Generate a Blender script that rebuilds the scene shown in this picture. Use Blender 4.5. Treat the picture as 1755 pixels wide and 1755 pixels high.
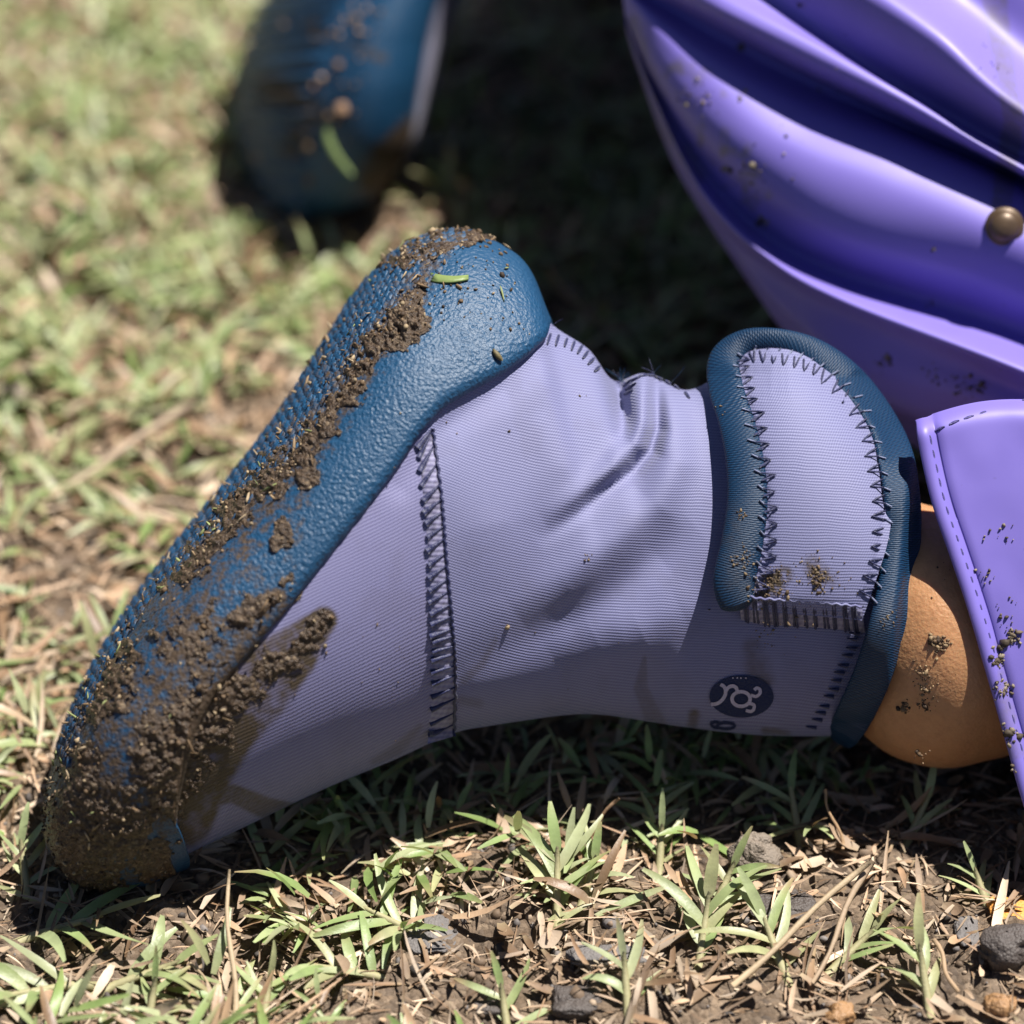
import bpy, math, random
import numpy as np

for o in list(bpy.data.objects):
    bpy.data.objects.remove(o, do_unlink=True)
R = math.radians
sc = bpy.context.scene
C = sc.collection

# ------------------------------------------------------------------ camera
S = 0.22 / 1755.0            # metres per photograph pixel on the focus plane
PITCH = R(38)
DIST = 1.0
XR = np.array([1.0, 0, 0])
UP = np.array([0, math.sin(PITCH), math.cos(PITCH)])
FW = np.array([0, math.cos(PITCH), -math.sin(PITCH)])
CENTRE = UP * (1500 - 877.5) * S
CAM = CENTRE - FW * DIST
cam_d = bpy.data.cameras.new('camera')
cam = bpy.data.objects.new('camera', cam_d)
C.objects.link(cam)
cam.location = CAM
cam.rotation_euler = (math.pi / 2 - PITCH, 0, 0)
cam_d.sensor_width = 36
cam_d.lens = 36 * DIST / 0.22
cam_d.clip_start = 0.02
cam_d.clip_end = 500
cam_d.dof.use_dof = True
cam_d.dof.focus_distance = DIST - 0.012
cam_d.dof.aperture_fstop = 7.0
sc.camera = cam

# ------------------------------------------------------------------ light
SUN = np.array([0.34, 0.16, 0.935])
SUN = SUN / np.linalg.norm(SUN)
world = bpy.data.worlds.new('World')
sc.world = world
world.use_nodes = True
wn = world.node_tree.nodes
bg = wn['Background']
sky = wn.new('ShaderNodeTexSky')
sky.sky_type = 'NISHITA'
sky.sun_disc = False
sky.air_density = 0.45
sky.dust_density = 0.3
sky.sun_elevation = math.asin(SUN[2])
sky.sun_rotation = math.atan2(SUN[0], SUN[1])
world.node_tree.links.new(sky.outputs[0], bg.inputs[0])
bg.inputs[1].default_value = 0.052
sl = bpy.data.lights.new('sun', 'SUN')
sl.energy = 5.0
sl.angle = R(0.53)
sl.color = (1.0, 0.955, 0.89)
so = bpy.data.objects.new('sun', sl)
C.objects.link(so)
so.rotation_euler = (math.acos(SUN[2]), 0, math.atan2(SUN[0], -SUN[1]))
so.location = (0.3, 0.2, 1.5)
sc.view_settings.view_transform = 'Standard'
sc.view_settings.look = 'None'
sc.view_settings.gamma = 1
sc.view_settings.exposure = 0.95

rng = np.random.default_rng(7)
random.seed(7)

# ------------------------------------------------------------------ maths
def Wp(px, py, d=0.0):
    px, py, d = np.broadcast_arrays(np.asarray(px, float), np.asarray(py, float), np.asarray(d, float))
    ray = XR * ((px - 877.5) * S / DIST)[..., None] + UP * ((877.5 - py) * S / DIST)[..., None] + FW
    return CAM + ray * (DIST + d * S)[..., None]

def ground_d(px, py, z=0.0):
    ray_z = (877.5 - np.asarray(py, float)) * S / DIST * UP[2] + FW[2]
    return ((z - CAM[2]) / ray_z - DIST) / S

def Gp(px, py, z=0.0):
    return Wp(px, py, ground_d(px, py, z))

def cr(P, t, closed=False):
    """uniform Catmull-Rom through rows of P at parameters t (array)"""
    P = np.asarray(P, float)
    n = len(P)
    t = np.asarray(t, float)
    if closed:
        i = np.floor(t).astype(int)
        f = t - i
        a, b, c, d = P[(i - 1) % n], P[i % n], P[(i + 1) % n], P[(i + 2) % n]
    else:
        i = np.clip(np.floor(t).astype(int), 0, n - 2)
        f = t - i
        a, b, c, d = P[np.clip(i - 1, 0, n - 1)], P[i], P[i + 1], P[np.clip(i + 2, 0, n - 1)]
    f = f[..., None] if P.ndim > 1 else f
    return 0.5 * ((2 * b) + (c - a) * f + (2 * a - 5 * b + 4 * c - d) * f ** 2 + (3 * b - a - 3 * c + d) * f ** 3)

def hsh(ix, iy, iz, seed):
    h = (ix.astype(np.int64) * 374761393 + iy.astype(np.int64) * 668265263 + iz.astype(np.int64) * 2147483647 + seed * 974634777) & 0xFFFFFFFF
    h = ((h ^ (h >> 13)) * 1274126177) & 0xFFFFFFFF
    h = ((h ^ (h >> 16)) * 2246822519) & 0xFFFFFFFF
    return ((h ^ (h >> 15)) & 0xFFFFFF) / float(0xFFFFFF)

def vnoise(x, y, z=0.0, seed=0):
    x, y, z = np.broadcast_arrays(np.asarray(x, float), np.asarray(y, float), np.asarray(z, float))
    ix, iy, iz = np.floor(x), np.floor(y), np.floor(z)
    fx, fy, fz = x - ix, y - iy, z - iz
    fx, fy, fz = [f * f * (3 - 2 * f) for f in (fx, fy, fz)]
    r = 0
    for a in (0, 1):
        for b in (0, 1):
            for c in (0, 1):
                w = (fx if a else 1 - fx) * (fy if b else 1 - fy) * (fz if c else 1 - fz)
                r = r + w * hsh(ix + a, iy + b, iz + c, seed)
    return r * 2 - 1

def fbm(x, y, z=0.0, oct=4, seed=0, gain=0.5):
    s, a, k = 0, 1.0, 1.0
    x, y, z = np.asarray(x, float), np.asarray(y, float), np.asarray(z, float)
    for o in range(oct):
        s = s + a * vnoise(x * k + 17.3 * o, y * k - 9.1 * o, z * k, seed + o)
        a *= gain
        k *= 2.03
    return s

def sstep(a, b, x):
    t = np.clip((x - a) / (b - a), 0, 1)
    return t * t * (3 - 2 * t)

def dpoly(x, y, pts):
    """distance to a polyline and the interpolated extra columns there"""
    pts = np.asarray(pts, float)
    best = np.full(np.shape(x), 1e9)
    ext = np.zeros(np.shape(x))
    par = np.zeros(np.shape(x))
    n = len(pts) - 1
    for k in range(n):
        a, b = pts[k], pts[k + 1]
        dx, dy = b[0] - a[0], b[1] - a[1]
        t = np.clip(((x - a[0]) * dx + (y - a[1]) * dy) / (dx * dx + dy * dy + 1e-9), 0, 1)
        d = np.hypot(x - a[0] - t * dx, y - a[1] - t * dy)
        m = d < best
        best = np.where(m, d, best)
        par = np.where(m, (k + t) / n, par)
        if pts.shape[1] > 2:
            ext = np.where(m, a[2] + (b[2] - a[2]) * t, ext)
    return best, par, ext

def inpoly(x, y, P):
    P = np.asarray(P, float)
    r = np.zeros(np.shape(x), bool)
    j = len(P) - 1
    for i in range(len(P)):
        xi, yi, xj, yj = *P[i], *P[j]
        c = ((yi > y) != (yj > y)) & (x < (xj - xi) * (y - yi) / (yj - yi + 1e-12) + xi)
        r ^= c
        j = i
    return r

# ------------------------------------------------------------------ objects
def thing(name, base, label, cat, group=None):
    o = bpy.data.objects.new(name, None)
    o.empty_display_size = 0.01
    o.location = base
    C.objects.link(o)
    return tag(o, label, cat, group)

def tag(o, label=None, cat=None, group=None, kind=None):
    if label: o['label'] = label
    if cat: o['category'] = cat
    if group: o['group'] = group
    if kind: o['kind'] = kind
    return o

def origin(o):
    p = np.zeros(3)
    while o is not None:
        p = p + np.array(o.location)
        o = o.parent
    return p

def mesh(name, V, F, mat, parent=None, smooth=True, uv=None, cols=None, base=None):
    """V world-space vertices, F (m,3|4) index array or list; attributes are per vertex"""
    V = np.asarray(V, float).reshape(-1, 3)
    loc = np.zeros(3)
    if parent is not None:
        V = V - origin(parent)
    elif base is not None:
        loc = np.asarray(base, float)
        V = V - loc
    me = bpy.data.meshes.new(name)
    if isinstance(F, np.ndarray):
        k = F.shape[1]
        me.vertices.add(len(V))
        me.vertices.foreach_set('co', V.astype(np.float32).ravel())
        me.loops.add(F.size)
        me.loops.foreach_set('vertex_index', F.astype(np.int32).ravel())
        me.polygons.add(len(F))
        me.polygons.foreach_set('loop_start', np.arange(0, F.size, k, dtype=np.int32))
        me.polygons.foreach_set('loop_total', np.full(len(F), k, dtype=np.int32))
    else:
        me.from_pydata(V.tolist(), [], F)
    me.update(calc_edges=True)
    if smooth:
        me.polygons.foreach_set('use_smooth', np.ones(len(me.polygons), bool))
    if uv is not None:
        li = np.zeros(len(me.loops), np.int32)
        me.loops.foreach_get('vertex_index', li)
        l = me.uv_layers.new(name='UVMap')
        l.data.foreach_set('uv', np.asarray(uv, np.float32).reshape(-1, 2)[li].ravel())
    for nm, c in (cols or {}).items():
        c = np.asarray(c, np.float32)
        if c.ndim == 1:
            a = me.attributes.new(nm, 'FLOAT', 'POINT')
            a.data.foreach_set('value', c)
        else:
            a = me.attributes.new(nm, 'FLOAT_COLOR', 'POINT')
            if c.shape[1] == 3:
                c = np.concatenate([c, np.ones((len(c), 1), np.float32)], 1)
            a.data.foreach_set('color', c.ravel())
    me.materials.append(mat)
    me.validate()
    o = bpy.data.objects.new(name, me)
    o.location = loc
    C.objects.link(o)
    if parent is not None:
        o.parent = parent
    return o

def gfaces(ny, nx, cy=False, cx=False):
    iy = np.arange(ny if cy else ny - 1)
    ix = np.arange(nx if cx else nx - 1)
    Y, X = np.meshgrid(iy, ix, indexing='ij')
    Y1, X1 = (Y + 1) % ny, (X + 1) % nx
    return np.stack([Y * nx + X, Y * nx + X1, Y1 * nx + X1, Y1 * nx + X], -1).reshape(-1, 4)

def gnormals(G, cx=False, cy=False):
    def df(A, ax, cyc):
        if cyc:
            return np.roll(A, -1, ax) - np.roll(A, 1, ax)
        return np.gradient(A, axis=ax)
    n = np.cross(df(G, 0, cy), df(G, 1, cx))
    return n / (np.linalg.norm(n, axis=-1, keepdims=True) + 1e-15)

def tube_geo(P, r, n=6, cap=True, flat=1.0):
    """tube along polyline P (k,3) with radii r"""
    P = np.asarray(P, float)
    k = len(P)
    r = np.broadcast_to(np.asarray(r, float), (k,))
    T = np.gradient(P, axis=0)
    T /= np.linalg.norm(T, axis=1, keepdims=True) + 1e-15
    ref = -FW
    A = np.cross(T, ref)
    bad = np.linalg.norm(A, axis=1) < 0.05
    A[bad] = np.cross(T[bad], XR)
    A /= np.linalg.norm(A, axis=1, keepdims=True)
    B = np.cross(A, T)
    a = np.arange(n) * 2 * math.pi / n
    V = P[:, None] + r[:, None, None] * (np.cos(a)[None, :, None] * A[:, None] + flat * np.sin(a)[None, :, None] * B[:, None])
    V = V.reshape(-1, 3)
    F = [tuple(f) for f in gfaces(k, n, cx=True)]
    if cap:
        F.append(tuple(range(n)))
        F.append(tuple(range((k - 1) * n, k * n))[::-1])
    return V, F

def tube(name, P, r, mat, parent=None, n=6, flat=1.0, base=None, **kw):
    V, F = tube_geo(P, r, n, flat=flat)
    return mesh(name, V, F, mat, parent, base=base, **kw)

# ------------------------------------------------------------------ materials
class NT:
    def __init__(s, name):
        s.m = bpy.data.materials.new(name)
        s.m.use_nodes = True
        s.t = s.m.node_tree
        s.b = s.t.nodes['Principled BSDF']
        s.out = s.t.nodes['Material Output']
    def n(s, ty, **kw):
        nd = s.t.nodes.new(ty)
        for k, v in kw.items():
            if k in ('operation', 'blend_type', 'data_type', 'attribute_name', 'feature', 'distance', 'noise_dimensions', 'attribute_type', 'clamp', 'vector_type', 'interpolation_type'):
                setattr(nd, k, v)
            else:
                s.set(nd.inputs[int(k[1:])] if k[0] == 'i' and k[1:].isdigit() else nd.inputs[k.replace('_', ' ')], v)
        return nd
    def set(s, sock, v):
        if isinstance(v, bpy.types.NodeSocket):
            s.t.links.new(v, sock)
        else:
            if isinstance(v, (tuple, list)) and len(v) == 3 and sock.type == 'RGBA':
                v = (*v, 1)
            sock.default_value = v
    def math(s, op, a, b=0.0, c=0.0, clamp=False):
        nd = s.n('ShaderNodeMath', operation=op, i0=a, i1=b, i2=c)
        nd.use_clamp = clamp
        return nd.outputs[0]
    def mix(s, f, a, b, mode='MIX'):
        nd = s.t.nodes.new('ShaderNodeMix')
        nd.data_type = 'RGBA'
        nd.blend_type = mode
        s.set(nd.inputs[0], f); s.set(nd.inputs[6], a); s.set(nd.inputs[7], b)
        return nd.outputs[2]
    def ramp(s, f, stops):
        nd = s.t.nodes.new('ShaderNodeValToRGB')
        s.set(nd.inputs[0], f)
        e = nd.color_ramp.elements
        while len(e) < len(stops): e.new(0.5)
        for el, (p, c) in zip(e, stops):
            el.position = p
            el.color = (*c, 1) if len(c) == 3 else c
        return nd.outputs[0]
    def noise(s, scale, detail=3, rough=0.55, vec=None):
        nd = s.t.nodes.new('ShaderNodeTexNoise')
        nd.inputs['Scale'].default_value = scale
        nd.inputs['Detail'].default_value = detail
        nd.inputs['Roughness'].default_value = rough
        s.set(nd.inputs['Vector'], vec if vec is not None else s.obj())
        return nd.outputs[0]
    def obj(s):
        if not hasattr(s, '_tc'):
            s._tc = s.t.nodes.new('ShaderNodeTexCoord')
        return s._tc.outputs['Object']
    def uv(s):
        s.obj()
        return s._tc.outputs['UV']
    def attr(s, name, out=0):
        nd = s.t.nodes.new('ShaderNodeAttribute')
        nd.attribute_name = name
        return nd.outputs[out]
    def bump(s, h, strength=0.5, dist=0.001, prev=None):
        nd = s.t.nodes.new('ShaderNodeBump')
        nd.inputs['Strength'].default_value = strength
        nd.inputs['Distance'].default_value = dist
        s.set(nd.inputs['Height'], h)
        if prev is not None: s.set(nd.inputs['Normal'], prev)
        return nd.outputs[0]
    def p(s, **kw):
        for k, v in kw.items():
            s.set(s.b.inputs[k.replace('_', ' ')], v)
        return s.m

DIRT = (0.055, 0.038, 0.022)

def mat_fabric(name, light, dark, ribp=4.9, colp=4.3, bump=0.38, rough=0.62, sheen=0.2, mottle=.45):
    t = NT(name)
    sep = t.n('ShaderNodeSeparateXYZ', i0=t.uv())
    wl = t.math('MULTIPLY', t.math('SUBTRACT', t.noise(38, 3), 0.5), 2.2)
    U, V = t.math('ADD', sep.outputs[0], wl), t.math('ADD', sep.outputs[1], wl)
    wob = t.noise(260, 2)
    Vw = t.math('ADD', V, t.math('MULTIPLY', t.math('SUBTRACT', wob, 0.5), 0.10))
    rib = t.math('SINE', t.math('MULTIPLY', Vw, 2 * math.pi * 10 / ribp))
    col = t.math('SINE', t.math('ADD', t.math('MULTIPLY', U, 2 * math.pi * 10 / colp), t.math('MULTIPLY', Vw, math.pi * 10 / ribp)))
    h = t.math('ADD', t.math('MULTIPLY', rib, 0.27), t.math('MULTIPLY', col, 0.17))
    h = t.math('ADD', h, 0.52, clamp=True)
    c = t.mix(h, dark, light)
    mot = t.noise(55, 4)
    c = t.mix(t.math('MULTIPLY', t.math('SUBTRACT', mot, 0.48, clamp=True), mottle), c, t.mix(0.5, c, (0.20, 0.18, 0.22)))
    st = t.attr('stain', 2)
    gn = t.noise(900, 3)
    stm = t.math('MULTIPLY', st, t.math('ADD', 0.55, gn), clamp=True)
    c = t.mix(stm, c, DIRT)
    fuzz = t.noise(3500, 2)
    hh = t.math('ADD', h, t.math('MULTIPLY', fuzz, 0.35))
    return t.p(Base_Color=c, Roughness=rough, Normal=t.bump(hh, bump, 0.00035), Sheen_Weight=sheen, Sheen_Roughness=0.4, Specular_IOR_Level=0.35)

M = {}
M['lavender'] = mat_fabric('lavender_knit', (0.205, 0.214, 0.352), (0.098, 0.097, 0.212))
M['lavender_fine'] = mat_fabric('lavender_twill', (0.200, 0.200, 0.335), (0.110, 0.102, 0.220), 6.2, 5.4, 0.36)
M['teal'] = mat_fabric('teal_binding_fabric', (0.0008, 0.031, 0.082), (0.0004, 0.010, 0.034), 3.9, 4.4, 0.5, 0.55, 0.0, 0.0)

def mat_rubber(name, base=(0.003, 0.041, 0.098), dirt=True):
    t = NT(name)
    vo = t.n('ShaderNodeTexVoronoi', feature='SMOOTH_F1', Vector=t.obj(), Scale=1150.0)
    n1 = t.noise(1300, 2, 0.5)
    h = t.math('ADD', t.math('MULTIPLY', n1, 1.0), t.math('MULTIPLY', vo.outputs[0], 0.5))
    big = t.noise(40, 3)
    c = t.mix(t.math('MULTIPLY', big, 0.5), base, tuple(x * 1.5 + 0.004 for x in base))
    st = t.attr('stain', 2)
    g = t.noise(420, 5, 0.7)
    k = t.math('MULTIPLY', t.math('SUBTRACT', t.math('ADD', st, g), 0.74), 5.0, clamp=True)
    k = t.math('MULTIPLY', k, t.math('GREATER_THAN', st, 0.02))
    c = t.mix(k, c, t.mix(t.noise(1500, 3), (0.022, 0.012, 0.006), (0.085, 0.053, 0.028)))
    ro = t.math('ADD', t.math('ADD', 0.40, t.math('MULTIPLY', t.noise(110, 4, .7), .22)), t.math('MULTIPLY', k, 0.25))
    sc1 = t.math('MULTIPLY', t.math('SUBTRACT', t.noise(160, 6, .75),   .58, clamp=True), .8, clamp=True)
    c = t.mix(sc1, c, (0.075, 0.085, 0.10))
    return t.p(Base_Color=c, Roughness=ro, Specular_IOR_Level=0.5, Normal=t.bump(h, 0.8, 0.00045))
M['rubber'] = mat_rubber('blue_textured_rubber')

def mat_mud():
    t = NT('wet_mud')
    a = t.noise(700, 5, 0.65)
    c = t.ramp(a, [(0.25, (0.018, 0.010, 0.005)), (0.5, (0.054, 0.032, 0.017)), (0.75, (0.13, 0.085, 0.047))])
    v = t.n('ShaderNodeTexVoronoi', Vector=t.obj(), Scale=1500.0)
    grain = t.math('GREATER_THAN', t.n('ShaderNodeSeparateColor', i0=v.outputs[1]).outputs[0], 0.90)
    c = t.mix(t.math('MULTIPLY', grain, 0.4), c, (0.26, 0.19, 0.115))
    h = t.math('ADD', t.noise(1400, 4, 0.7), t.math('MULTIPLY', v.outputs[0], -0.5))
    return t.p(Base_Color=c, Roughness=t.math('ADD', 0.2, t.math('MULTIPLY', a, 0.45)), Normal=t.bump(h, 0.9, 0.0006), Specular_IOR_Level=0.45)
M['mud'] = mat_mud()

def mat_col(name, rough=0.75, bumps=900, bstr=0.4, bdist=0.0004, trans=0.0, spec=0.3):
    t = NT(name)
    c = t.attr('col', 0)
    v = t.noise(500, 3)
    c = t.mix(t.math('MULTIPLY', v, 0.55), c, t.mix(0.55, c, (0.03, 0.02, 0.012)))
    t.p(Base_Color=c, Roughness=rough, Specular_IOR_Level=spec, Normal=t.bump(t.noise(bumps, 3), bstr, bdist))
    if trans:
        tr = t.n('ShaderNodeBsdfTranslucent')
        t.set(tr.inputs[0], t.mix(1.0, c, (0.95, 1.0, 0.55), 'MULTIPLY'))
        mx = t.n('ShaderNodeMixShader', i0=trans, i1=t.b.outputs[0], i2=tr.outputs[0])
        t.t.links.new(mx.outputs[0], t.out.inputs[0])
    return t.m
M['crumb'] = mat_col('soil_crumbs', 0.7)
M['grass'] = mat_col('grass_blade', 0.42, 1500, 0.25, 0.0003, 0.28, 0.45)
M['straw'] = mat_col('dry_straw', 0.6, 1500, 0.4, 0.0003, 0.12, 0.35)

def mat_thread(name, base, rough=0.5):
    t = NT(name)
    n = t.noise(2500, 2)
    return t.p(Base_Color=t.mix(n, tuple(x * 0.5 for x in base), tuple(x * 1.5 for x in base)), Roughness=rough, Normal=t.bump(n, 0.6, 0.0003), Sheen_Weight=0.2)
M['navy'] = mat_thread('navy_thread', (0.006, 0.009, 0.06))
M['palethread'] = mat_thread('pale_thread', (0.14, 0.16, 0.26))
M['seamcloth'] = mat_fabric('seam_cloth', (0.24, 0.235, 0.34), (0.13, 0.12, 0.23), 9, 9, 0.5)
M['printlight'] = mat_thread('lavender_print', (0.36, 0.33, 0.46), 0.6)

def mat_pvc():
    t = NT('purple_rainwear')
    n = t.noise(30, 3)
    c = t.mix(n, (0.155, 0.119, 0.425), (0.176, 0.137, 0.475))
    st = t.attr('stain', 2)
    g = t.noise(350, 4, 0.7)
    k = t.math('MULTIPLY', t.math('SUBTRACT', t.math('ADD', st, t.math('MULTIPLY', g, 0.6)), 0.62), 3.0, clamp=True)
    k = t.math('MULTIPLY', k, t.math('GREATER_THAN', st, 0.02))
    c = t.mix(t.math('MULTIPLY', k, 0.62), c, (0.13, 0.11, 0.075))
    sp = t.noise(230, 2, 0.5)
    k2 = t.math('MULTIPLY', t.math('SUBTRACT', sp, 0.74), 14.0, clamp=True)
    c = t.mix(t.math('MULTIPLY', k2, 0.8), c, (0.05, 0.04, 0.035))
    h = t.math('ADD', t.math('ADD', t.math('MULTIPLY', t.noise(45, 2), .5), t.math('MULTIPLY', t.noise(260, 3), .10)), t.math('MULTIPLY', t.noise(1800, 2), 0.04))
    return t.p(Base_Color=c, Roughness=t.math('ADD', 0.38, t.math('MULTIPLY', t.noise(90, 3), 0.25)), Specular_IOR_Level=0.5,
               Normal=t.bump(h, 0.12, 0.0008))
M['pvc'] = mat_pvc()

def mat_skin():
    t = NT('skin')
    n = t.noise(70, 4)
    c = t.mix(n, (0.37, 0.175, 0.075), (0.47, 0.245, 0.115))
    c = t.mix(t.math('MULTIPLY', t.math('SUBTRACT', t.noise(420, 4, .65), .45, clamp=True), 1.3, clamp=True), c, (0.24, 0.10, 0.042))
    c = t.mix(t.math('MULTIPLY', t.math('SUBTRACT', t.noise(150, 5, .7), .60, clamp=True), 2.0, clamp=True), c, (0.11, 0.065, 0.035))
    v = t.n('ShaderNodeTexVoronoi', Vector=t.obj(), Scale=1100.0)
    h = t.math('ADD', t.math('ADD', t.noise(1500, 3), t.math('MULTIPLY', t.noise(250, 3), 1.2)), t.math('MULTIPLY', v.outputs[0], .5))
    return t.p(Base_Color=c, Roughness=t.math('ADD', .36, t.math('MULTIPLY', t.noise(500, 2), .25)), Subsurface_Weight=0.25, Subsurface_Radius=(0.004, 0.0015, 0.0008), Subsurface_Scale=1.0,
               Normal=t.bump(h, 0.28, 0.0005), Specular_IOR_Level=0.5)
M['skin'] = mat_skin()

def mat_button():
    t = NT('brown_snap_metal')
    n = t.noise(300, 4)
    return t.p(Base_Color=t.mix(n, (0.05, 0.03, 0.018), (0.13, 0.085, 0.05)), Metallic=0.35, Roughness=0.42, Normal=t.bump(n, 0.3, 0.0003))
M['button'] = mat_button()

def mat_soil():
    t = NT('dry_soil')
    a = t.noise(90, 6, 0.7)
    c = t.ramp(a, [(0.3, (0.04, 0.027, 0.019)), (0.5, (0.11, 0.077, 0.052)), (0.7, (0.23, 0.165, 0.112))])
    v = t.n('ShaderNodeTexVoronoi', Vector=t.obj(), Scale=700.0)
    gc = t.n('ShaderNodeSeparateColor', i0=v.outputs[1])
    c = t.mix(t.math('MULTIPLY', gc.outputs[0], 0.55), c, t.mix(gc.outputs[1], (0.05, 0.045, 0.045), (0.36, 0.27, 0.19)))
    b = t.noise(9, 3)
    c = t.mix(t.math('MULTIPLY', t.math('SUBTRACT', b, 0.5, clamp=True), 1.2, clamp=True), c, (0.20, 0.14, 0.09))
    h = t.math('ADD', t.noise(500, 5, 0.7), t.math('MULTIPLY', v.outputs[0], -0.7))
    return t.p(Base_Color=c, Roughness=0.85, Specular_IOR_Level=0.25, Normal=t.bump(h, 0.9, 0.0012))
M['soil'] = mat_soil()

def mat_stone(name, a, b, sc_=400, rough=0.7):
    t = NT(name)
    n = t.noise(sc_, 5, 0.7)
    v = t.n('ShaderNodeTexVoronoi', Vector=t.obj(), Scale=1600.0)
    h = t.math('ADD', n, t.math('MULTIPLY', v.outputs[0], -0.4))
    return t.p(Base_Color=t.mix(n, a, b), Roughness=rough, Normal=t.bump(h, 0.8, 0.0008))
M['stone'] = mat_stone('grey_brown_stone', (0.10, 0.08, 0.06), (0.26, 0.21, 0.165))
M['print'] = mat_stone('navy_print', (0.003, 0.010, 0.055), (0.006, 0.016, 0.075), 900, 0.8)
M['slate'] = mat_stone('slate_grey_chip', (0.07, 0.065, 0.065), (0.20, 0.18, 0.17))
M['amber'] = mat_stone('amber_pebble', (0.20, 0.10, 0.04), (0.42, 0.24, 0.11), 500, 0.45)
M['bark'] = mat_stone('dark_bark', (0.025, 0.02, 0.018), (0.10, 0.08, 0.07), 300, 0.6)
M['orange'] = mat_stone('orange_leaf', (0.55, 0.22, 0.04), (0.72, 0.34, 0.08), 300, 0.6)

# ------------------------------------------------------------------ ground (one sheet to the horizon)
def axis(lo, hi, step, far):
    core = np.arange(lo, hi + step / 2, step)
    out, s, x = [], step, 0.0
    while x < far:
        s *= 1.5
        x += s
        out.append(x)
    out = np.array(out)
    return np.concatenate([lo - out[::-1], core, hi + out])

def soil_h(x, y):
    h = 0.0035 * fbm(x * 38, y * 38, 0, 3, 3) + 0.0012 * fbm(x * 230, y * 230, 0, 3, 11)
    return h - 0.0016

gx = axis(-0.20, 0.20, 0.0013, 80)
gy = axis(-0.10, 0.36, 0.0013, 120)
GX, GY = np.meshgrid(gx, gy)
GZ = soil_h(GX, GY) * np.exp(-np.maximum(np.hypot(GX, GY) - 0.6, 0) / 0.5)
ground = mesh('ground', np.stack([GX, GY, GZ], -1), gfaces(len(gy), len(gx)), M['soil'])
tag(ground, kind='structure')

# ------------------------------------------------------------------ lofts
FOOT = np.array([(0.00, .75), (.02, .2), (.06, -.35), (.12, -.74), (.22, -.97), (.40, -1.04), (.60, -.95), (.80, -.72), (.94, -.38), (1.0, .08),
                 (.96, .5), (.80, .86), (.55, 1.06), (.30, 1.12), (.08, 1.06)])
aa = np.radians(-20 + 24 * np.arange(15))
ROUND = np.stack([.5 - .5 * np.cos(aa), -np.sin(aa)], -1)
FOOT2 = np.array([(0, .70), (.06, .22), (.17, -.28), (.34, -.66), (.50, -.87), (.65, -.97), (.80, -.84), (.92, -.5), (1.0, 0), (.98, .4),
                  (.85, .8), (.60, 1.0), (.35, 1.05), (.15, 1.0), (.03, .9)])

class Loft:
    """sections from A to B (photo pixels) with half depth w, centre depth dc, blend between two profiles"""
    def __init__(s, keys, p0=FOOT, p1=ROUND, sculpt=None):
        s.k = np.asarray(keys, float)
        s.p0, s.p1, s.sculpt = p0, p1, sculpt
        s.tmax = len(s.k) - 1
    def pix(s, t, ph):
        k = cr(s.k, t)
        q0, q1 = cr(s.p0, ph, True), cr(s.p1, ph, True)
        b = np.clip(k[..., 6], 0, 1)[..., None]
        q = q0 * (1 - b) + q1 * b
        px = k[..., 0] + (k[..., 2] - k[..., 0]) * q[..., 0]
        py = k[..., 1] + (k[..., 3] - k[..., 1]) * q[..., 0]
        d = k[..., 5] + k[..., 4] * q[..., 1]
        if s.sculpt is not None:
            d = d + s.sculpt(px, py) * sstep(0.25, -0.25, q[..., 1])
        return px, py, d
    def pos(s, t, ph):
        return Wp(*s.pix(t, ph))

def loft_mesh(name, L, t0, t1, nt, nph, mat, parent, **kw):
    T, P = np.meshgrid(np.linspace(t0, t1, nt), np.linspace(0, 15, nph, endpoint=False), indexing='ij')
    px, py, d = L.pix(T, P)
    V = Wp(px, py, d)
    n = len(V.reshape(-1, 3))
    st = kw.pop('stain', np.zeros(n))
    F = gfaces(nt, nph, cx=True)
    return mesh(name, V, F, mat, parent, uv=np.stack([px, py], -1).reshape(-1, 2) / 10, cols={'stain': st}, **kw)

# ---- the near shoe
def gaus(x, y, pts, sig):
    d, _, a = dpoly(x, y, pts)
    return a * np.exp(-(d / sig) ** 2)

def shoe_sculpt(x, y):
    d = 0
    # rolled fold behind the heel and its pinched valley
    d = d + gaus(x, y, [(1058, 640, 85), (1064, 690, 60), (1070, 725, 24), (1066, 760, 0)], 13)
    d = d + gaus(x, y, [(1102, 640, -26), (1098, 720, -34), (1085, 760, -34), (1050, 800, -26), (990, 850, -10), (930, 890, 0)], 22)
    d = d + gaus(x, y, [(1124, 655, 38), (1127, 735, 42), (1116, 772, 38), (1088, 804, 30), (1036, 842, 18), (975, 890, 8), (920, 930, 0)], 14)
    d = d + gaus(x, y, [(1160, 660, -18), (1158, 790, -28), (1122, 860, -27), (1050, 930, -22), (970, 1000, -14), (890, 1060, 0)], 38)
    d = d + gaus(x, y, [(1190, 900, 2), (1130, 955, 10), (1060, 1005, 9), (970, 1058, 11), (890, 1098, 8), (800, 1150, 4)], 34)
    d = d + gaus(x, y, [(1170, 1050, -8), (1100, 1085, -16), (1030, 1110, -12), (960, 1150, 0)], 46)
    d = d + gaus(x, y, [(1130, 1130, 0), (1110, 1180, 8), (1100, 1230, 6)], 24)
    # dip where the cloth leaves the rubber
    d = d + gaus(x, y, [(930, 600, 8), (860, 665, 16), (760, 735, 14), (690, 830, 6)], 26)
    d = d + gaus(x, y, [(800, 760, 0), (840, 900, -12), (850, 1020, -6)], 70)
    d = d + gaus(x, y, [(940, 700, 0), (960, 800, -8), (900, 900, 0)], 40)
    return d

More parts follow.
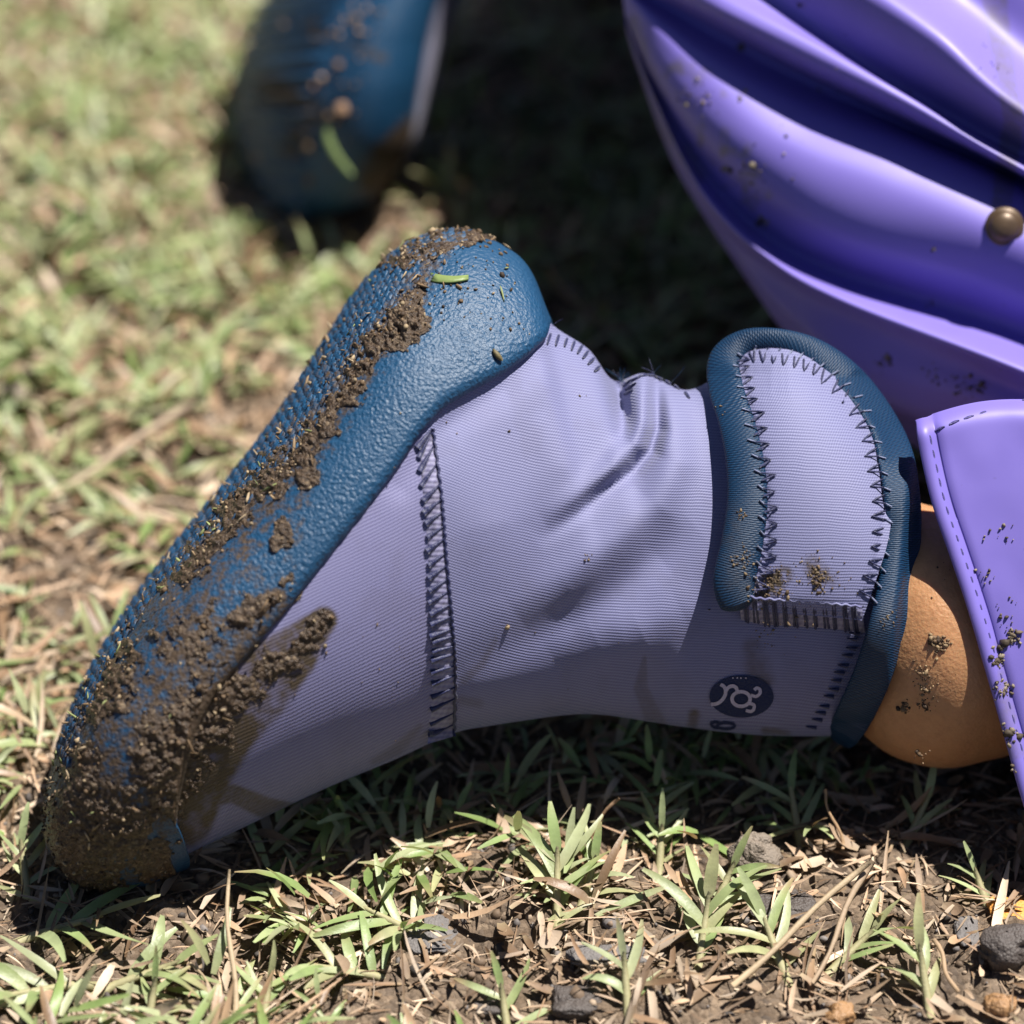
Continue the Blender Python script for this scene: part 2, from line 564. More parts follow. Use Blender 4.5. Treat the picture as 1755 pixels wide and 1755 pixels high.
K = [  # Ax, Ay, Bx, By, w, dc, blend
    (100, 1445, 100, 1445, 0, -20, 0),
    (99, 1375, 150, 1500, 120, -22, 0),
    (113, 1310, 238, 1502, 190, -20, 0),
    (158, 1190, 335, 1457, 242, -12, 0),
    (238, 1055, 440, 1407, 258, -5, 0),
    (328, 935, 560, 1350, 262, 0, 0),
    (418, 825, 680, 1300, 260, 8, 0),
    (500, 715, 775, 1257, 254, 15, 0),
    (570, 605, 850, 1243, 246, 22, .05),
    (636, 505, 920, 1234, 236, 30, .15),
    (700, 440, 980, 1230, 224, 38, .40),
    (785, 414, 1030, 1230, 212, 46, .70),
    (880, 458, 1070, 1232, 204, 55, .9),
    (938, 548, 1105, 1236, 198, 64, 1),
    (1008, 598, 1150, 1243, 195, 72, 1),
    (1052, 652, 1195, 1249, 196, 80, 1),
    (1105, 640, 1245, 1255, 202, 88, 1),
    (1180, 668, 1300, 1260, 210, 95, 1),
    (1262, 625, 1365, 1262, 216, 100, 1),
    (1352, 600, 1415, 1262, 218, 104, 1),
    (1450, 655, 1455, 1262, 216, 108, 1),
    (1538, 755, 1488, 1258, 208, 110, 1),
]
shoe_base = Gp(230, 1500)
shoe = thing('neoprene_shoe', shoe_base, 'muddy lavender neoprene shoe with blue rubber sole standing on its toe in front', 'shoe', 'pair of muddy neoprene shoes')
L = Loft(K, sculpt=shoe_sculpt)

# depth map of the near side of the upper
def dmap(px, py, d, size=1800, cell=2):
    n = size // cell
    D = np.full((n, n), 1e6)
    ok = (px > 0) & (px < size) & (py > 0) & (py < size)
    ix, iy = (px[ok] / cell).astype(int), (py[ok] / cell).astype(int)
    np.minimum.at(D, (iy, ix), d[ok])
    x0, x1, y0, y1 = max(ix.min() - 30, 0), min(ix.max() + 30, n), max(iy.min() - 30, 0), min(iy.max() + 30, n)
    Q = D[y0:y1, x0:x1]
    for _ in range(28):
        hole = Q > 1e5
        if not hole.any(): break
        pad = np.pad(Q, 1, constant_values=1e6)
        acc = np.zeros_like(Q); cnt = np.zeros_like(Q)
        for dy, dx in ((0, 1), (2, 1), (1, 0), (1, 2)):
            q = pad[dy:dy + Q.shape[0], dx:dx + Q.shape[1]]
            g = q < 1e5
            acc += np.where(g, q, 0); cnt += g
        Q = np.where(hole & (cnt > 0), acc / np.maximum(cnt, 1), Q)
    D[y0:y1, x0:x1] = Q
    D[D > 1e5] = 200
    return D

def blur(D, r):
    for ax in (0, 1):
        c = np.cumsum(np.pad(D, [(r + 1, r) if a == ax else (0, 0) for a in (0, 1)], mode='edge'), axis=ax)
        n = D.shape[ax]
        D = (np.take(c, np.arange(2 * r + 1, 2 * r + 1 + n), ax) - np.take(c, np.arange(n), ax)) / (2 * r + 1)
    return D

def look(D, x, y, cell=2):
    n = D.shape[0]
    fx = np.clip(np.asarray(x, float) / cell - .5, 0, n - 1.001)
    fy = np.clip(np.asarray(y, float) / cell - .5, 0, n - 1.001)
    ix, iy = fx.astype(int), fy.astype(int)
    ax, ay = fx - ix, fy - iy
    return (D[iy, ix] * (1 - ax) + D[iy, ix + 1] * ax) * (1 - ay) + (D[iy + 1, ix] * (1 - ax) + D[iy + 1, ix + 1] * ax) * ay

T, P = np.meshgrid(np.linspace(0.5, 21, 800), np.linspace(-.5, 9.6, 420), indexing='ij')
DM = dmap(*L.pix(T, P))
DM2 = blur(DM, 2)

# upper, two panels split along the seam
SEAM_R = [(742, 735), (757, 850), (765, 950), (775, 1060), (781, 1150), (778, 1262)]
SEAM_L = [(716, 762), (724, 850), (733, 950), (737, 1060), (740, 1150), (733, 1275)]
nt, nph = 520, 300
tt = np.linspace(1.2, 21, nt)
T, P = np.meshgrid(tt, np.linspace(0, 15, nph, endpoint=False), indexing='ij')
px, py, dd = L.pix(T, P)
V = Wp(px, py, dd)
F = gfaces(nt, nph, cx=True)
fx, fy = px.ravel()[F].mean(1), py.ravel()[F].mean(1)
seamx = np.interp(fy, [735, 850, 950, 1060, 1150, 1262], [730, 740, 748, 756, 760, 756])
rear = fx > seamx
# weave coordinates, tenths of a photo pixel
xr = np.clip(px, 700, 1600)
Grear = .36 * (xr - 750) - .36 / 800 * (xr - 750) ** 2
UVr = np.stack([px + .3 * (py - 900), py - np.where(xr < 1150, Grear, .36 * 200 + .04 * (xr - 1150))], -1).reshape(-1, 2) / 10
UVf = np.stack([px * .9 + py * .43, py + .47 * px], -1).reshape(-1, 2) / 10
def blob(x, y, pts, soft=0.5):
    d, _, r = dpoly(x, y, pts)
    return sstep(1.0, soft, d / np.maximum(r, 1))
nz = fbm(px / 30, py / 30, 0, 4, 5)
def stain_map(x, y):
    n1 = 1 + .5 * fbm(x / 26, y / 26, 0, 4, 5)
    s = .95 * blob(x + 0, y, [(555, 1062, 26), (500, 1120, 52), (440, 1170, 75), (380, 1230, 80), (340, 1310, 70), (310, 1400, 62)], .75) * n1
    s = np.maximum(s, .75 * blob(x, y, [(330, 1370, 22), (400, 1360, 20), (455, 1385, 24), (500, 1385, 12)], .6))
    s = np.maximum(s, .45 * blob(x, y, [(1290, 1110, 26), (1300, 1150, 36), (1310, 1165, 26)], .1) * n1)
    s = np.maximum(s, .35 * blob(x, y, [(1105, 1125, 4), (1098, 1180, 16), (1125, 1240, 22)], .5))
    s = np.maximum(s, .35 * blob(x, y, [(850, 1095, 6), (825, 1140, 10), (795, 1165, 12)], .3))
    s = np.maximum(s, .35 * blob(x, y, [(720, 1245, 8), (680, 1285, 16), (640, 1305, 8)], .3))
    s = np.maximum(s, .3 * blob(x, y, [(790, 1200, 14), (820, 1205, 14)], .2))
    s = np.maximum(s, .5 * blob(x, y, [(1190, 1225, 16), (1185, 1245, 14)], .2) * n1)
    s = np.maximum(s, .5 * blob(x, y, [(1310, 1252, 10), (1350, 1257, 10)], .2) * n1)
    s = np.maximum(s, .07 * sstep(.25, .8, fbm(x / 45, y / 45, 0, 4, 21)))
    return s
st = np.clip(stain_map(px, py), 0, 1).ravel()
def sub(F, keep, *arr):
    F = F[keep]
    u, inv = np.unique(F, return_inverse=True)
    return (inv.reshape(F.shape),) + tuple(a[u] for a in arr)
Vf = V.reshape(-1, 3)
f1, v1, u1, s1 = sub(F, ~rear, Vf, UVf, st)
vamp = mesh('vamp_panel', v1, f1, M['lavender_fine'], shoe, uv=u1, cols={'stain': s1})
vamp['label'] = 'mud stained lavender toe panel'
f1, v1, u1, s1 = sub(F, rear, Vf, UVr, st)
heel = mesh('heel_panel', v1, f1, M['lavender'], shoe, uv=u1, cols={'stain': s1})

# rubber cup sole
RB = [(945, 556), (930, 590), (900, 620), (850, 652), (800, 680), (755, 708), (715, 755), (680, 810), (640, 865), (600, 915), (560, 965), (520, 1015),
      (490, 1055), (450, 1098), (405, 1150), (365, 1200), (335, 1260), (315, 1330), (300, 1400), (305, 1440), (350, 1480)]
RPOLY = RB + [(350, 1800), (-300, 1800), (-300, -100), (945, -100)]
NT_, NP_ = 620, 230
tr = np.linspace(0.0, 13.12, NT_)
phs = np.linspace(-.3, 9.5, 200)
TT, PP = np.meshgrid(tr, phs, indexing='ij')
qx, qy, _ = L.pix(TT, PP)
ins = inpoly(qx, qy, RPOLY)
out_first = np.where(ins[:, 16:].all(1), 199, np.argmax(~ins[:, 16:], axis=1) + 15)
ph_hi = phs[np.clip(out_first, 0, 199)]
ker = np.ones(13) / 13
ph_hi = np.convolve(np.pad(ph_hi, 6, mode='edge'), ker, 'valid')
ph_lo = -np.interp(ph_hi, [0, 3, 4.7, 7, 9.5], [0, .5, 2.2, 3.6, 5.5])
J = np.linspace(0, 1, NP_)
T = np.repeat(tr[:, None], NP_, 1)
P = ph_lo[:, None] + (ph_hi - ph_lo)[:, None] * J[None]
rx, ry, rd = L.pix(T, P)
G = Wp(rx, ry, rd)
N = gnormals(G)
flip = np.sum(N * (G - G.mean(1, keepdims=True)), -1).mean() < 0
if flip: N = -N
N[0] = N[3]
elen = np.linalg.norm(np.diff(G, axis=1), axis=-1)
arc = np.concatenate([np.zeros((NT_, 1)), np.cumsum(elen, 1)], 1)
fromedge = np.minimum(arc, arc[:, -1:] - arc) / S
closed_toe = sstep(9.45, 8.9, ph_hi)[:, None]
lip = np.sqrt(np.clip(1 - (1 - np.clip(fromedge / 24, 0, 1)) ** 2, 0, 1))
lip = lip * closed_toe + (1 - closed_toe)
endt = np.sqrt(np.clip((13.12 - tr) / 1.2, 0, 1))[:, None]
OFF = (-3 + 25 * lip) * endt
# flex wrinkles near the toe
OFF = OFF + 3.0 * np.sin((rx * .8 + ry * .55) / 17 + 1.5 * fbm(rx / 60, ry / 60, 0, 2, 9)) * np.exp(-(((rx - 290) / 130) ** 2 + ((ry - 1120) / 110) ** 2))
GR = G + N * (OFF * S)[..., None]
def rub_stain(x, y):
    s = .34 * blob(x, y, [(760, 440, 40), (700, 540, 60), (620, 660, 60), (540, 770, 75), (450, 880, 90), (380, 980, 110), (300, 1080, 140)], .2)
    s = np.maximum(s, .38 * blob(x, y, [(470, 1040, 60), (380, 1120, 120), (280, 1200, 160), (200, 1330, 180), (180, 1440, 160)], .3))
    s = np.maximum(s, .26 * blob(x, y, [(540, 800, 60), (500, 920, 70), (440, 1040, 80)], .1))
    return s
rst = np.maximum(rub_stain(rx, ry), .6 * blob(rx, ry, [(420, 1140, 14), (370, 1195, 30), (335, 1260, 34), (315, 1330, 30), (302, 1380, 16)], .5)).ravel()
outsole = mesh('rubber_outsole', GR, gfaces(NT_, NP_), M['rubber'], shoe, uv=np.stack([rx, ry], -1).reshape(-1, 2) / 10, cols={'stain': rst})

DR = dmap(rx[:, 75:], ry[:, 75:], rd[:, 75:] - OFF[:, 75:])

# tread: small overlapping scales over the sole face
def surf(t, ph, off):
    """position and frame on the rubber skin"""
    t = np.asarray(t, float); ph = np.asarray(ph, float)
    p = L.pos(t, ph)
    a = L.pos(t + .02, ph) - L.pos(t - .02, ph)
    b = L.pos(t, ph + .02) - L.pos(t, ph - .02)
    n = np.cross(a, b)
    n /= np.linalg.norm(n, axis=-1, keepdims=True) + 1e-15
    if flip: n = -n
    a = a / (np.linalg.norm(a, axis=-1, keepdims=True) + 1e-15)
    b = np.cross(n, a)
    return p + n * (np.asarray(off) * S)[..., None], a, b, n

ts, ps = [], []
row = 0
for t in np.arange(2.2, 11.4, 0.135):
    row += 1
    for ph in np.arange(-.05, 3.35, 0.17):
        ts.append(t + random.uniform(-.02, .02)); ps.append(ph + (0.085 if row % 2 else 0) + random.uniform(-.02, .02))
ts, ps = np.array(ts), np.array(ps)
SOLEP = [(800, 425), (742, 500), (690, 570), (620, 660), (550, 755), (480, 835), (400, 925), (300, 1015), (230, 1110), (170, 1230), (140, 1330), (-50, 1330), (-50, 300), (800, 300)]
sx, sy, _ = L.pix(ts, ps)
kk = inpoly(sx, sy, SOLEP)
ts, ps = ts[kk], ps[kk]
p, a, b, n = surf(ts, ps, np.full(len(ts), 21.0))
m = len(ts)
lsz = np.where(ts < 9.5, 13.5, 10.5)[:, None] * S
ang = 0.30
a2 = a * math.cos(ang) + b * math.sin(ang)
b2 = -a * math.sin(ang) + b * math.cos(ang)
w2 = 6.5 * S
up = rng.uniform(4.5, 7, (m, 1)) * S
sv = np.stack([p - a2 * lsz - n * S * 2, p - b2 * w2 * .9 - a2 * lsz * .2, p - a2 * lsz * .2 + n * up * .8, p + b2 * w2 * .9 - a2 * lsz * .2,
               p + a2 * lsz * .75 - b2 * w2 * .55 + n * up * .3, p + a2 * lsz * .95 + n * up, p + a2 * lsz * .75 + b2 * w2 * .55 + n * up * .3, p + a2 * lsz * 1.1 - n * S * 3], 1)
sf = np.array([(0, 1, 2), (0, 2, 3), (1, 4, 2), (4, 5, 2), (2, 5, 6), (2, 6, 3), (4, 7, 5), (5, 7, 6)])
SF = (sf[None] + (np.arange(m) * 8)[:, None, None]).reshape(-1, 3)
sx, sy, _ = L.pix(ts, ps)
tread = mesh('tread_scales', sv, SF, M['rubber'], shoe, smooth=False, cols={'stain': np.repeat(np.maximum(.26, rub_stain(sx, sy)), 8)})
tag(tread, kind='stuff')

# ---- mud caked on sole, toe and toe panel
def mud_height(x, y):
    """thickness in photo pixels"""
    n1 = fbm(x / 42, y / 42, 1.7, 4, 31)
    n2 = fbm(x / 11, y / 11, 4.1, 4, 41, .6)
    def bl(pts, s=.3):
        d, _, r = dpoly(x, y, pts)
        return 1 - d / np.maximum(r, 1)
    q = bl([(728, 500, 12), (712, 545, 24), (700, 575, 34), (655, 605, 24), (625, 650, 26), (600, 690, 30), (565, 745, 26), (530, 780, 34), (490, 815, 36),
            (450, 860, 34), (415, 900, 36), (380, 950, 38), (335, 985, 32), (300, 1015, 26)])
    q = np.maximum(q, bl([(705, 570, 30), (690, 590, 22)]) + .25)
    q = np.maximum(q, bl([(525, 800, 38), (540, 830, 24)]))
    q = np.maximum(q, bl([(492, 905, 12), (485, 930, 20), (475, 945, 10)]) + .1)
    q = np.maximum(q, bl([(490, 1015, 28), (455, 1045, 30), (410, 1060, 22)]))
    q = np.maximum(q, bl([(555, 1060, 20), (530, 1090, 30), (495, 1130, 34), (455, 1150, 46), (420, 1190, 50), (375, 1225, 54), (340, 1290, 50)]) - .05)
    q = np.maximum(q, bl([(400, 1160, 34), (330, 1220, 60), (290, 1270, 70), (270, 1330, 80)]) - .02)
    q = np.maximum(q, bl([(250, 1390, 90), (180, 1440, 100), (140, 1400, 70), (270, 1440, 60)]) + .1)
    q = np.maximum(q, bl([(230, 1130, 90), (190, 1230, 110), (150, 1330, 120)]) - .58)
    q = np.maximum(q, bl([(360, 1060, 120), (280, 1150, 130)]) - .64)
    q = np.maximum(q, bl([(760, 425, 40), (830, 425, 16), (690, 460, 28)]) - .25)
    chunk = np.clip(np.maximum.reduce([bl([(705, 572, 34), (688, 590, 22)]), bl([(483, 930, 20)]), bl([(410, 1158, 34)]), bl([(330, 1245, 30)]), bl([(470, 1035, 34)]), bl([(250, 1400, 34)]), bl([(540, 1080, 30)])]), 0, 1)
    f = q * 1.15 + .58 * n1 + .36 * n2 - .30
    h = np.where(f > 0, 1.0 + 3.6 * np.clip(f, 0, 1.1) * (1 + .6 * n2) + 1.3 * n2 + 9 * chunk * (1 + .6 * n2), -4 + 20 * f)
    # leave the blue nub at the toe panel corner bare
    bare = blob(x, y, [(275, 1402, 20), (290, 1412, 16)], .6) + blob(x, y, [(310, 1455, 30), (335, 1470, 24)], .6)
    return h * (1 - np.clip(bare, 0, 1)) - 12 * np.clip(bare, 0, 1)

tm = np.linspace(.15, 12.2, 780)
pm = np.linspace(-.6, 9.4, 520)
T, P = np.meshgrid(tm, pm, indexing='ij')
mx, my, md = L.pix(T, P)
Gm = Wp(mx, my, md)
Nm = gnormals(Gm)
if np.sum(Nm[:, 200:500] * (-FW), -1).mean() < 0: Nm = -Nm
onr = np.interp(T[:, 0], tr, ph_hi)[:, None]
offr = 22 * sstep(onr, onr - .35, P) * np.sqrt(np.clip((13.12 - T) / 1.2, 0, 1))
H = mud_height(mx, my)
Gm = Gm + Nm * ((offr + H) * S)[..., None]
F = gfaces(*mx.shape)
keep = (H.ravel()[F] > -1.5).all(1)
f1, v1 = sub(F, keep, Gm.reshape(-1, 3))
mud = mesh('mud_crust', v1, f1, M['mud'], shoe)
tag(mud, kind='stuff')
mud['label'] = 'brown mud caked over toe and sole edge'

# ---- crumbs helper
ICO = None
def ico():
    global ICO
    if ICO is None:
        g = (1 + 5 ** .5) / 2
        v = np.array([(-1, g, 0), (1, g, 0), (-1, -g, 0), (1, -g, 0), (0, -1, g), (0, 1, g), (0, -1, -g), (0, 1, -g), (g, 0, -1), (g, 0, 1), (-g, 0, -1), (-g, 0, 1)]) / math.hypot(1, g)
        f = np.array([(0, 11, 5), (0, 5, 1), (0, 1, 7), (0, 7, 10), (0, 10, 11), (1, 5, 9), (5, 11, 4), (11, 10, 2), (10, 7, 6), (7, 1, 8), (3, 9, 4), (3, 4, 2), (3, 2, 6), (3, 6, 8), (3, 8, 9), (4, 9, 5), (2, 4, 11), (6, 2, 10), (8, 6, 7), (9, 8, 1)])
        ICO = v, f
    return ICO

def crumbs(name, pos, size, cols, parent, mat, aspect=(.5, 1.3), elong=None):
    v, f = ico()
    m = len(pos)
    q = rng.normal(size=(m, 3, 3))
    Q, _ = np.linalg.qr(q)
    scl = rng.uniform(*aspect, (m, 1, 3))
    if elong: scl = np.array([[elong]]) * rng.uniform(.6, 1.4, (m, 1, 3))
    jit = rng.uniform(.72, 1.28, (m, 12, 1))
    vv = (v[None] * jit * scl) @ Q * np.asarray(size).reshape(-1, 1, 1) + pos[:, None]
    ff = (f[None] + (np.arange(m) * 12)[:, None, None]).reshape(-1, 3)
    return mesh(name, vv, ff, mat, parent, smooth=False, cols={'col': np.repeat(cols, 12, 0)})

def pal(n, cols, var=.25):
    c = np.asarray(cols)[rng.integers(0, len(cols), n)]
    return np.clip(c * rng.uniform(1 - var, 1 + var, (n, 1)), 0, 1)

# crumbs sticking to the shoe: near the mud, on the tread, a few strays
t_, p_ = rng.uniform(.4, 12.3, 22000), rng.uniform(-.2, 8.5, 22000)
x_, y_, _ = L.pix(t_, p_)
h_ = mud_height(x_, y_)
ph_h = np.interp(t_, tr, ph_hi)
sole = (p_ < 3.2)
prob = np.where(h_ > 0, .12, np.where(h_ > -7, .10, .0015)) + np.where(sole & (t_ < 11.8), .10, 0)
prob = np.where(y_ > 1300, prob * .45, prob)
prob = np.where((p_ > ph_h) & (h_ < -3), prob * .15, prob)
k = rng.uniform(size=len(t_)) < prob
t_, p_, h_, ph_h = t_[k], p_[k], h_[k], ph_h[k]
off = np.where(p_ < ph_h, 22, 0) + np.maximum(h_, 0)
pp, *_ = surf(t_, p_, off + 1)
szs = S * np.clip(rng.lognormal(.85, .45, len(t_)), 1.0, 6)
c = crumbs('mud_crumbs', pp, szs, pal(len(t_), [(.08, .05, .026), (.11, .07, .037), (.16, .105, .06), (.30, .225, .135), (.045, .028, .016)]), shoe, M['crumb'])
tag(c, kind='stuff')

t_, p_ = rng.uniform(1.5, 11.8, 900), rng.uniform(0, 6, 900)
x_, y_, _ = L.pix(t_, p_)
h_ = mud_height(x_, y_)
ph_h = np.interp(t_, tr, ph_hi)
k = ((h_ > -3) | (p_ < 2.6)) & (rng.uniform(size=900) < .3)
pp, *_ = surf(t_[k], p_[k], np.where(p_[k] < ph_h[k], 23, 0) + np.maximum(h_[k], 0) + 2)
c = crumbs('straw_bits', pp, S * rng.uniform(2.0, 4.5, k.sum()), pal(k.sum(), [(.30, .21, .12), (.38, .29, .18), (.20, .13, .07), (.22, .25, .10)]), shoe, M['crumb'], elong=(3.4, .7, .35))
tag(c, kind='stuff')

# ---- stitched seam between the panels
def P3(x, y, lift=0.0, D=None):
    x, y = np.asarray(x, float), np.asarray(y, float)
    return Wp(x, y, look(DM if D is None else D, x, y) - lift)

ns, nw = 120, 13
u = np.linspace(0, len(SEAM_R) - 1, ns)
sr, sl_ = cr(SEAM_R, u), cr(SEAM_L, u)
w = np.linspace(0, 1, nw)
gx_ = sl_[:, None, 0] * (1 - w) + sr[:, None, 0] * w
gy_ = sl_[:, None, 1] * (1 - w) + sr[:, None, 1] * w
lift = (5 * np.sin(np.pi * w) ** .6)[None] + 1.2 * fbm(gx_ / 9, gy_ / 9, 0, 2, 77) - 1
base_d = look(DM, gx_, np.minimum(gy_, 1250))
seam = mesh('overlock_seam', Wp(gx_, gy_, base_d - lift), gfaces(ns, nw), M['seamcloth'], shoe, uv=np.stack([gx_, gy_], -1).reshape(-1, 2) / 10, cols={'stain': .25 * sstep(.0, .6, fbm(gx_ / 30, gy_ / 30, 0, 3, 8)).ravel()})
tt_ = 0.02
while tt_ < .985:
    uu = tt_ * (len(SEAM_R) - 1)
    lpt = cr(SEAM_L, np.array([uu]))[0]
    step = (26 - 11 * tt_) / 520
    rpt = cr(SEAM_R, np.array([max(uu - (.30 * (1 - .75 * tt_)), 0)]))[0]
    k_ = np.linspace(0, 1, 6)
    jx, jy = random.uniform(-2, 2), random.uniform(-3, 3)
    xx = lpt[0] + jx + (rpt[0] - lpt[0]) * k_
    yy = np.minimum(lpt[1] + jy + (rpt[1] - lpt[1]) * k_, 1258)
    dep = look(DM, xx, np.minimum(yy, 1250)) - (5 * np.sin(np.pi * np.clip(k_, .12, .9)) ** .6 + .5)
    tube('stitch', Wp(xx, yy, dep), np.array([6.2, 6.0, 4.4, 3.0, 2.0, 1.5]) * S * random.uniform(.8, 1.1), M['navy'], seam, n=5, flat=.6)
    tt_ += step
u2 = np.linspace(0, len(SEAM_R) - 1, 150)
q = cr(SEAM_R, u2)
tube('chain_thread', Wp(q[:, 0] + 1.5 * np.sin(u2 * 42), q[:, 1], look(DM, q[:, 0], np.minimum(q[:, 1], 1250)) - 3), 2.8 * S, M['navy'], seam, n=5)

# back seam stitches along the heel edge
for (x0, y0, x1, y1) in [(944, 572, 938, 590), (958, 574, 953, 592), (972, 580, 968, 594), (985, 585, 980, 600), (998, 592, 990, 606), (1008, 602, 999, 614), (1018, 614, 1008, 624), (1028, 628, 1019, 636),
                         (1068, 662, 1082, 650), (1072, 668, 1090, 656), (1070, 676, 1084, 668), (1082, 652, 1098, 645), (1094, 645, 1110, 642), (1108, 642, 1122, 643), (1122, 645, 1136, 650), (1140, 652, 1150, 658), (1156, 660, 1164, 667), (1174, 672, 1182, 682)]:
    k_ = np.linspace(0, 1, 5)
    xx, yy = x0 + (x1 - x0) * k_, y0 + (y1 - y0) * k_
    tube('stitch', P3(xx, yy, 4), np.array([2, 3, 3, 2.6, 1.5]) * S, M['navy'], heel, n=5)
for _ in range(16):   # frayed thread ends
    x0, y0 = random.choice([(1062, 650), (1066, 655), (1120, 640), (1150, 655), (945, 560)])
    a = random.uniform(-2.6, -.4)
    ln = random.uniform(12, 34)
    k_ = np.linspace(0, 1, 5)
    xx = x0 + math.cos(a) * ln * k_ + random.uniform(-6, 6) * k_ ** 2
    yy = y0 + math.sin(a) * ln * k_ + random.uniform(-6, 6) * k_ ** 2
    tube('loose_thread', Wp(xx, yy, np.full(5, look(DM, x0, y0) - 4)), .55 * S, M['teal'] if random.random() < .5 else M['navy'], heel, n=3)

# ---- ankle strap
DA = blur(DM, 14)
SL = [(1268, 585), (1276, 640), (1288, 700), (1302, 770), (1314, 840), (1318, 910), (1312, 980), (1296, 1046)]
SR = [(1330, 585), (1430, 630), (1482, 700), (1505, 770), (1514, 850), (1508, 920), (1490, 985), (1464, 1062)]
nv, nu = 150, 80
tv = np.linspace(0, 7, nv)
a, b = cr(SL, tv), cr(SR, tv)
w = np.linspace(-.08, 1.08, nu)
ux = a[:, None, 0] * (1 - w) + b[:, None, 0] * w
uy = a[:, None, 1] * (1 - w) + b[:, None, 1] * w
def strap_d(x, y):
    return look(DA, x, np.clip(y, 640, 1250)) - 42 + np.clip(640 - y, 0, 100) * 1.1
pw = np.clip(w, 0, 1)
dep = strap_d(ux, uy) - 14 * (np.sin(np.pi * pw) ** .5)[None] * sstep(0, .12, tv / 7)[:, None] * sstep(1.0, .93, tv / 7)[:, None]
sst = .8 * blob(ux, uy, [(1310, 1010, 36), (1345, 985, 20)], .2) * (1 + fbm(ux / 12, uy / 12, 0, 3, 4)) + .5 * blob(ux, uy, [(1395, 970, 26), (1410, 995, 30)], .2) * (1 + fbm(ux / 12, uy / 12, 0, 3, 5))
strap = mesh('ankle_strap', Wp(ux, uy, dep), gfaces(nv, nu), M['lavender'], shoe, uv=np.stack([ux + 300, uy - .05 * ux], -1).reshape(-1, 2) / 10, cols={'stain': np.clip(sst, 0, 1).ravel()})

BP = [(1268, 1046, 56), (1258, 1000, 72), (1272, 930, 72), (1281, 860, 70), (1277, 790, 66), (1262, 720, 62), (1243, 660, 60), (1243, 615, 54), (1280, 586, 44), (1340, 585, 42), (1400, 605, 46),
      (1455, 648, 52), (1502, 710, 56), (1534, 780, 62), (1546, 860, 64), (1546, 930, 64), (1535, 1010, 64), (1518, 1085, 66), (1494, 1160, 66), (1466, 1222, 64), (1446, 1258, 56), (1436, 1274, 40)]
BP = np.array(BP, float)
nb = 420
ub = np.linspace(0, len(BP) - 1, nb)
bp = cr(BP, ub)
tg = np.gradient(bp[:, :2], axis=0)
tg /= np.linalg.norm(tg, axis=1, keepdims=True)
nr = np.stack([-tg[:, 1], tg[:, 0]], -1)
na = 26
an = np.arange(na) * 2 * math.pi / na
bd = look(blur(DM, 20), bp[:, 0], np.clip(bp[:, 1], 645, 1240)) - np.interp(ub, [0, 9, 12.5, 16.6, 18.2, 21], [44, 40, 50, 58, 44, 28]) + np.clip(645 - bp[:, 1], 0, 100) * .9
bd = np.convolve(np.pad(bd, 8, mode='edge'), np.ones(17) / 17, 'valid')
bd = bd + np.interp(ub, [0, 19, 20, 21], [0, 0, 40, 110])
bp[:, 2] *= np.clip(np.minimum(ub + .02, 21.02 - ub) / .35, 0, 1) ** .5
hgt = np.interp(ub, [0, .3, 10, 16, 20, 21], [4, 15, 15, 15, 14, 4])
cx_ = bp[:, None, 0] + nr[:, None, 0] * (np.cos(an) * .5)[None] * bp[:, None, 2]
cy_ = bp[:, None, 1] + nr[:, None, 1] * (np.cos(an) * .5)[None] * bp[:, None, 2]
# tilt with the ankle: follow the local slope across the strip
slope = look(DA, cx_, np.clip(cy_, 645, 1240)) - look(DA, bp[:, 0], np.clip(bp[:, 1], 645, 1240))[:, None]
cd = bd[:, None] + np.clip(slope, -40, 60) * .9 - hgt[:, None] * np.sign(np.sin(an)) * np.abs(np.sin(an)) ** .8
arcb = np.concatenate([[0], np.cumsum(np.linalg.norm(np.diff(bp[:, :2], axis=0), axis=1))])
uvb = np.stack([np.broadcast_to(an * 11, (nb, na)), np.broadcast_to(arcb[:, None], (nb, na))], -1) / 10
bst = .12 * blob(cx_, cy_, [(1255, 870, 20), (1250, 960, 34), (1270, 1010, 40)], .1) * (1 + fbm(cx_ / 10, cy_ / 10, 0, 3, 14)) + .10 * blob(cx_, cy_, [(1530, 1040, 40), (1500, 1100, 40)], .1)
binding = mesh('teal_binding', Wp(cx_, cy_, cd), gfaces(nb, na, cx=True), M['teal'], shoe, uv=uvb.reshape(-1, 2), cols={'stain': np.clip(bst, 0, 1).ravel()})
T2, W2 = np.meshgrid(np.linspace(0, nb - 1, 1600), np.linspace(0, na, 200), indexing='ij')
i0 = np.clip(T2.astype(int), 0, nb - 2); fr = T2 - i0
j0 = W2.astype(int) % na; j1 = (j0 + 1) % na; fj = W2 - W2.astype(int)
def bil(A): return (A[i0, j0] * (1 - fj) + A[i0, j1] * fj) * (1 - fr) + (A[i0 + 1, j0] * (1 - fj) + A[i0 + 1, j1] * fj) * fr
DSt = dmap(np.concatenate([bil(cx_).ravel(), np.repeat(ux.ravel(), 1)]), np.concatenate([bil(cy_).ravel(), uy.ravel()]), np.concatenate([bil(cd).ravel(), dep.ravel()]))

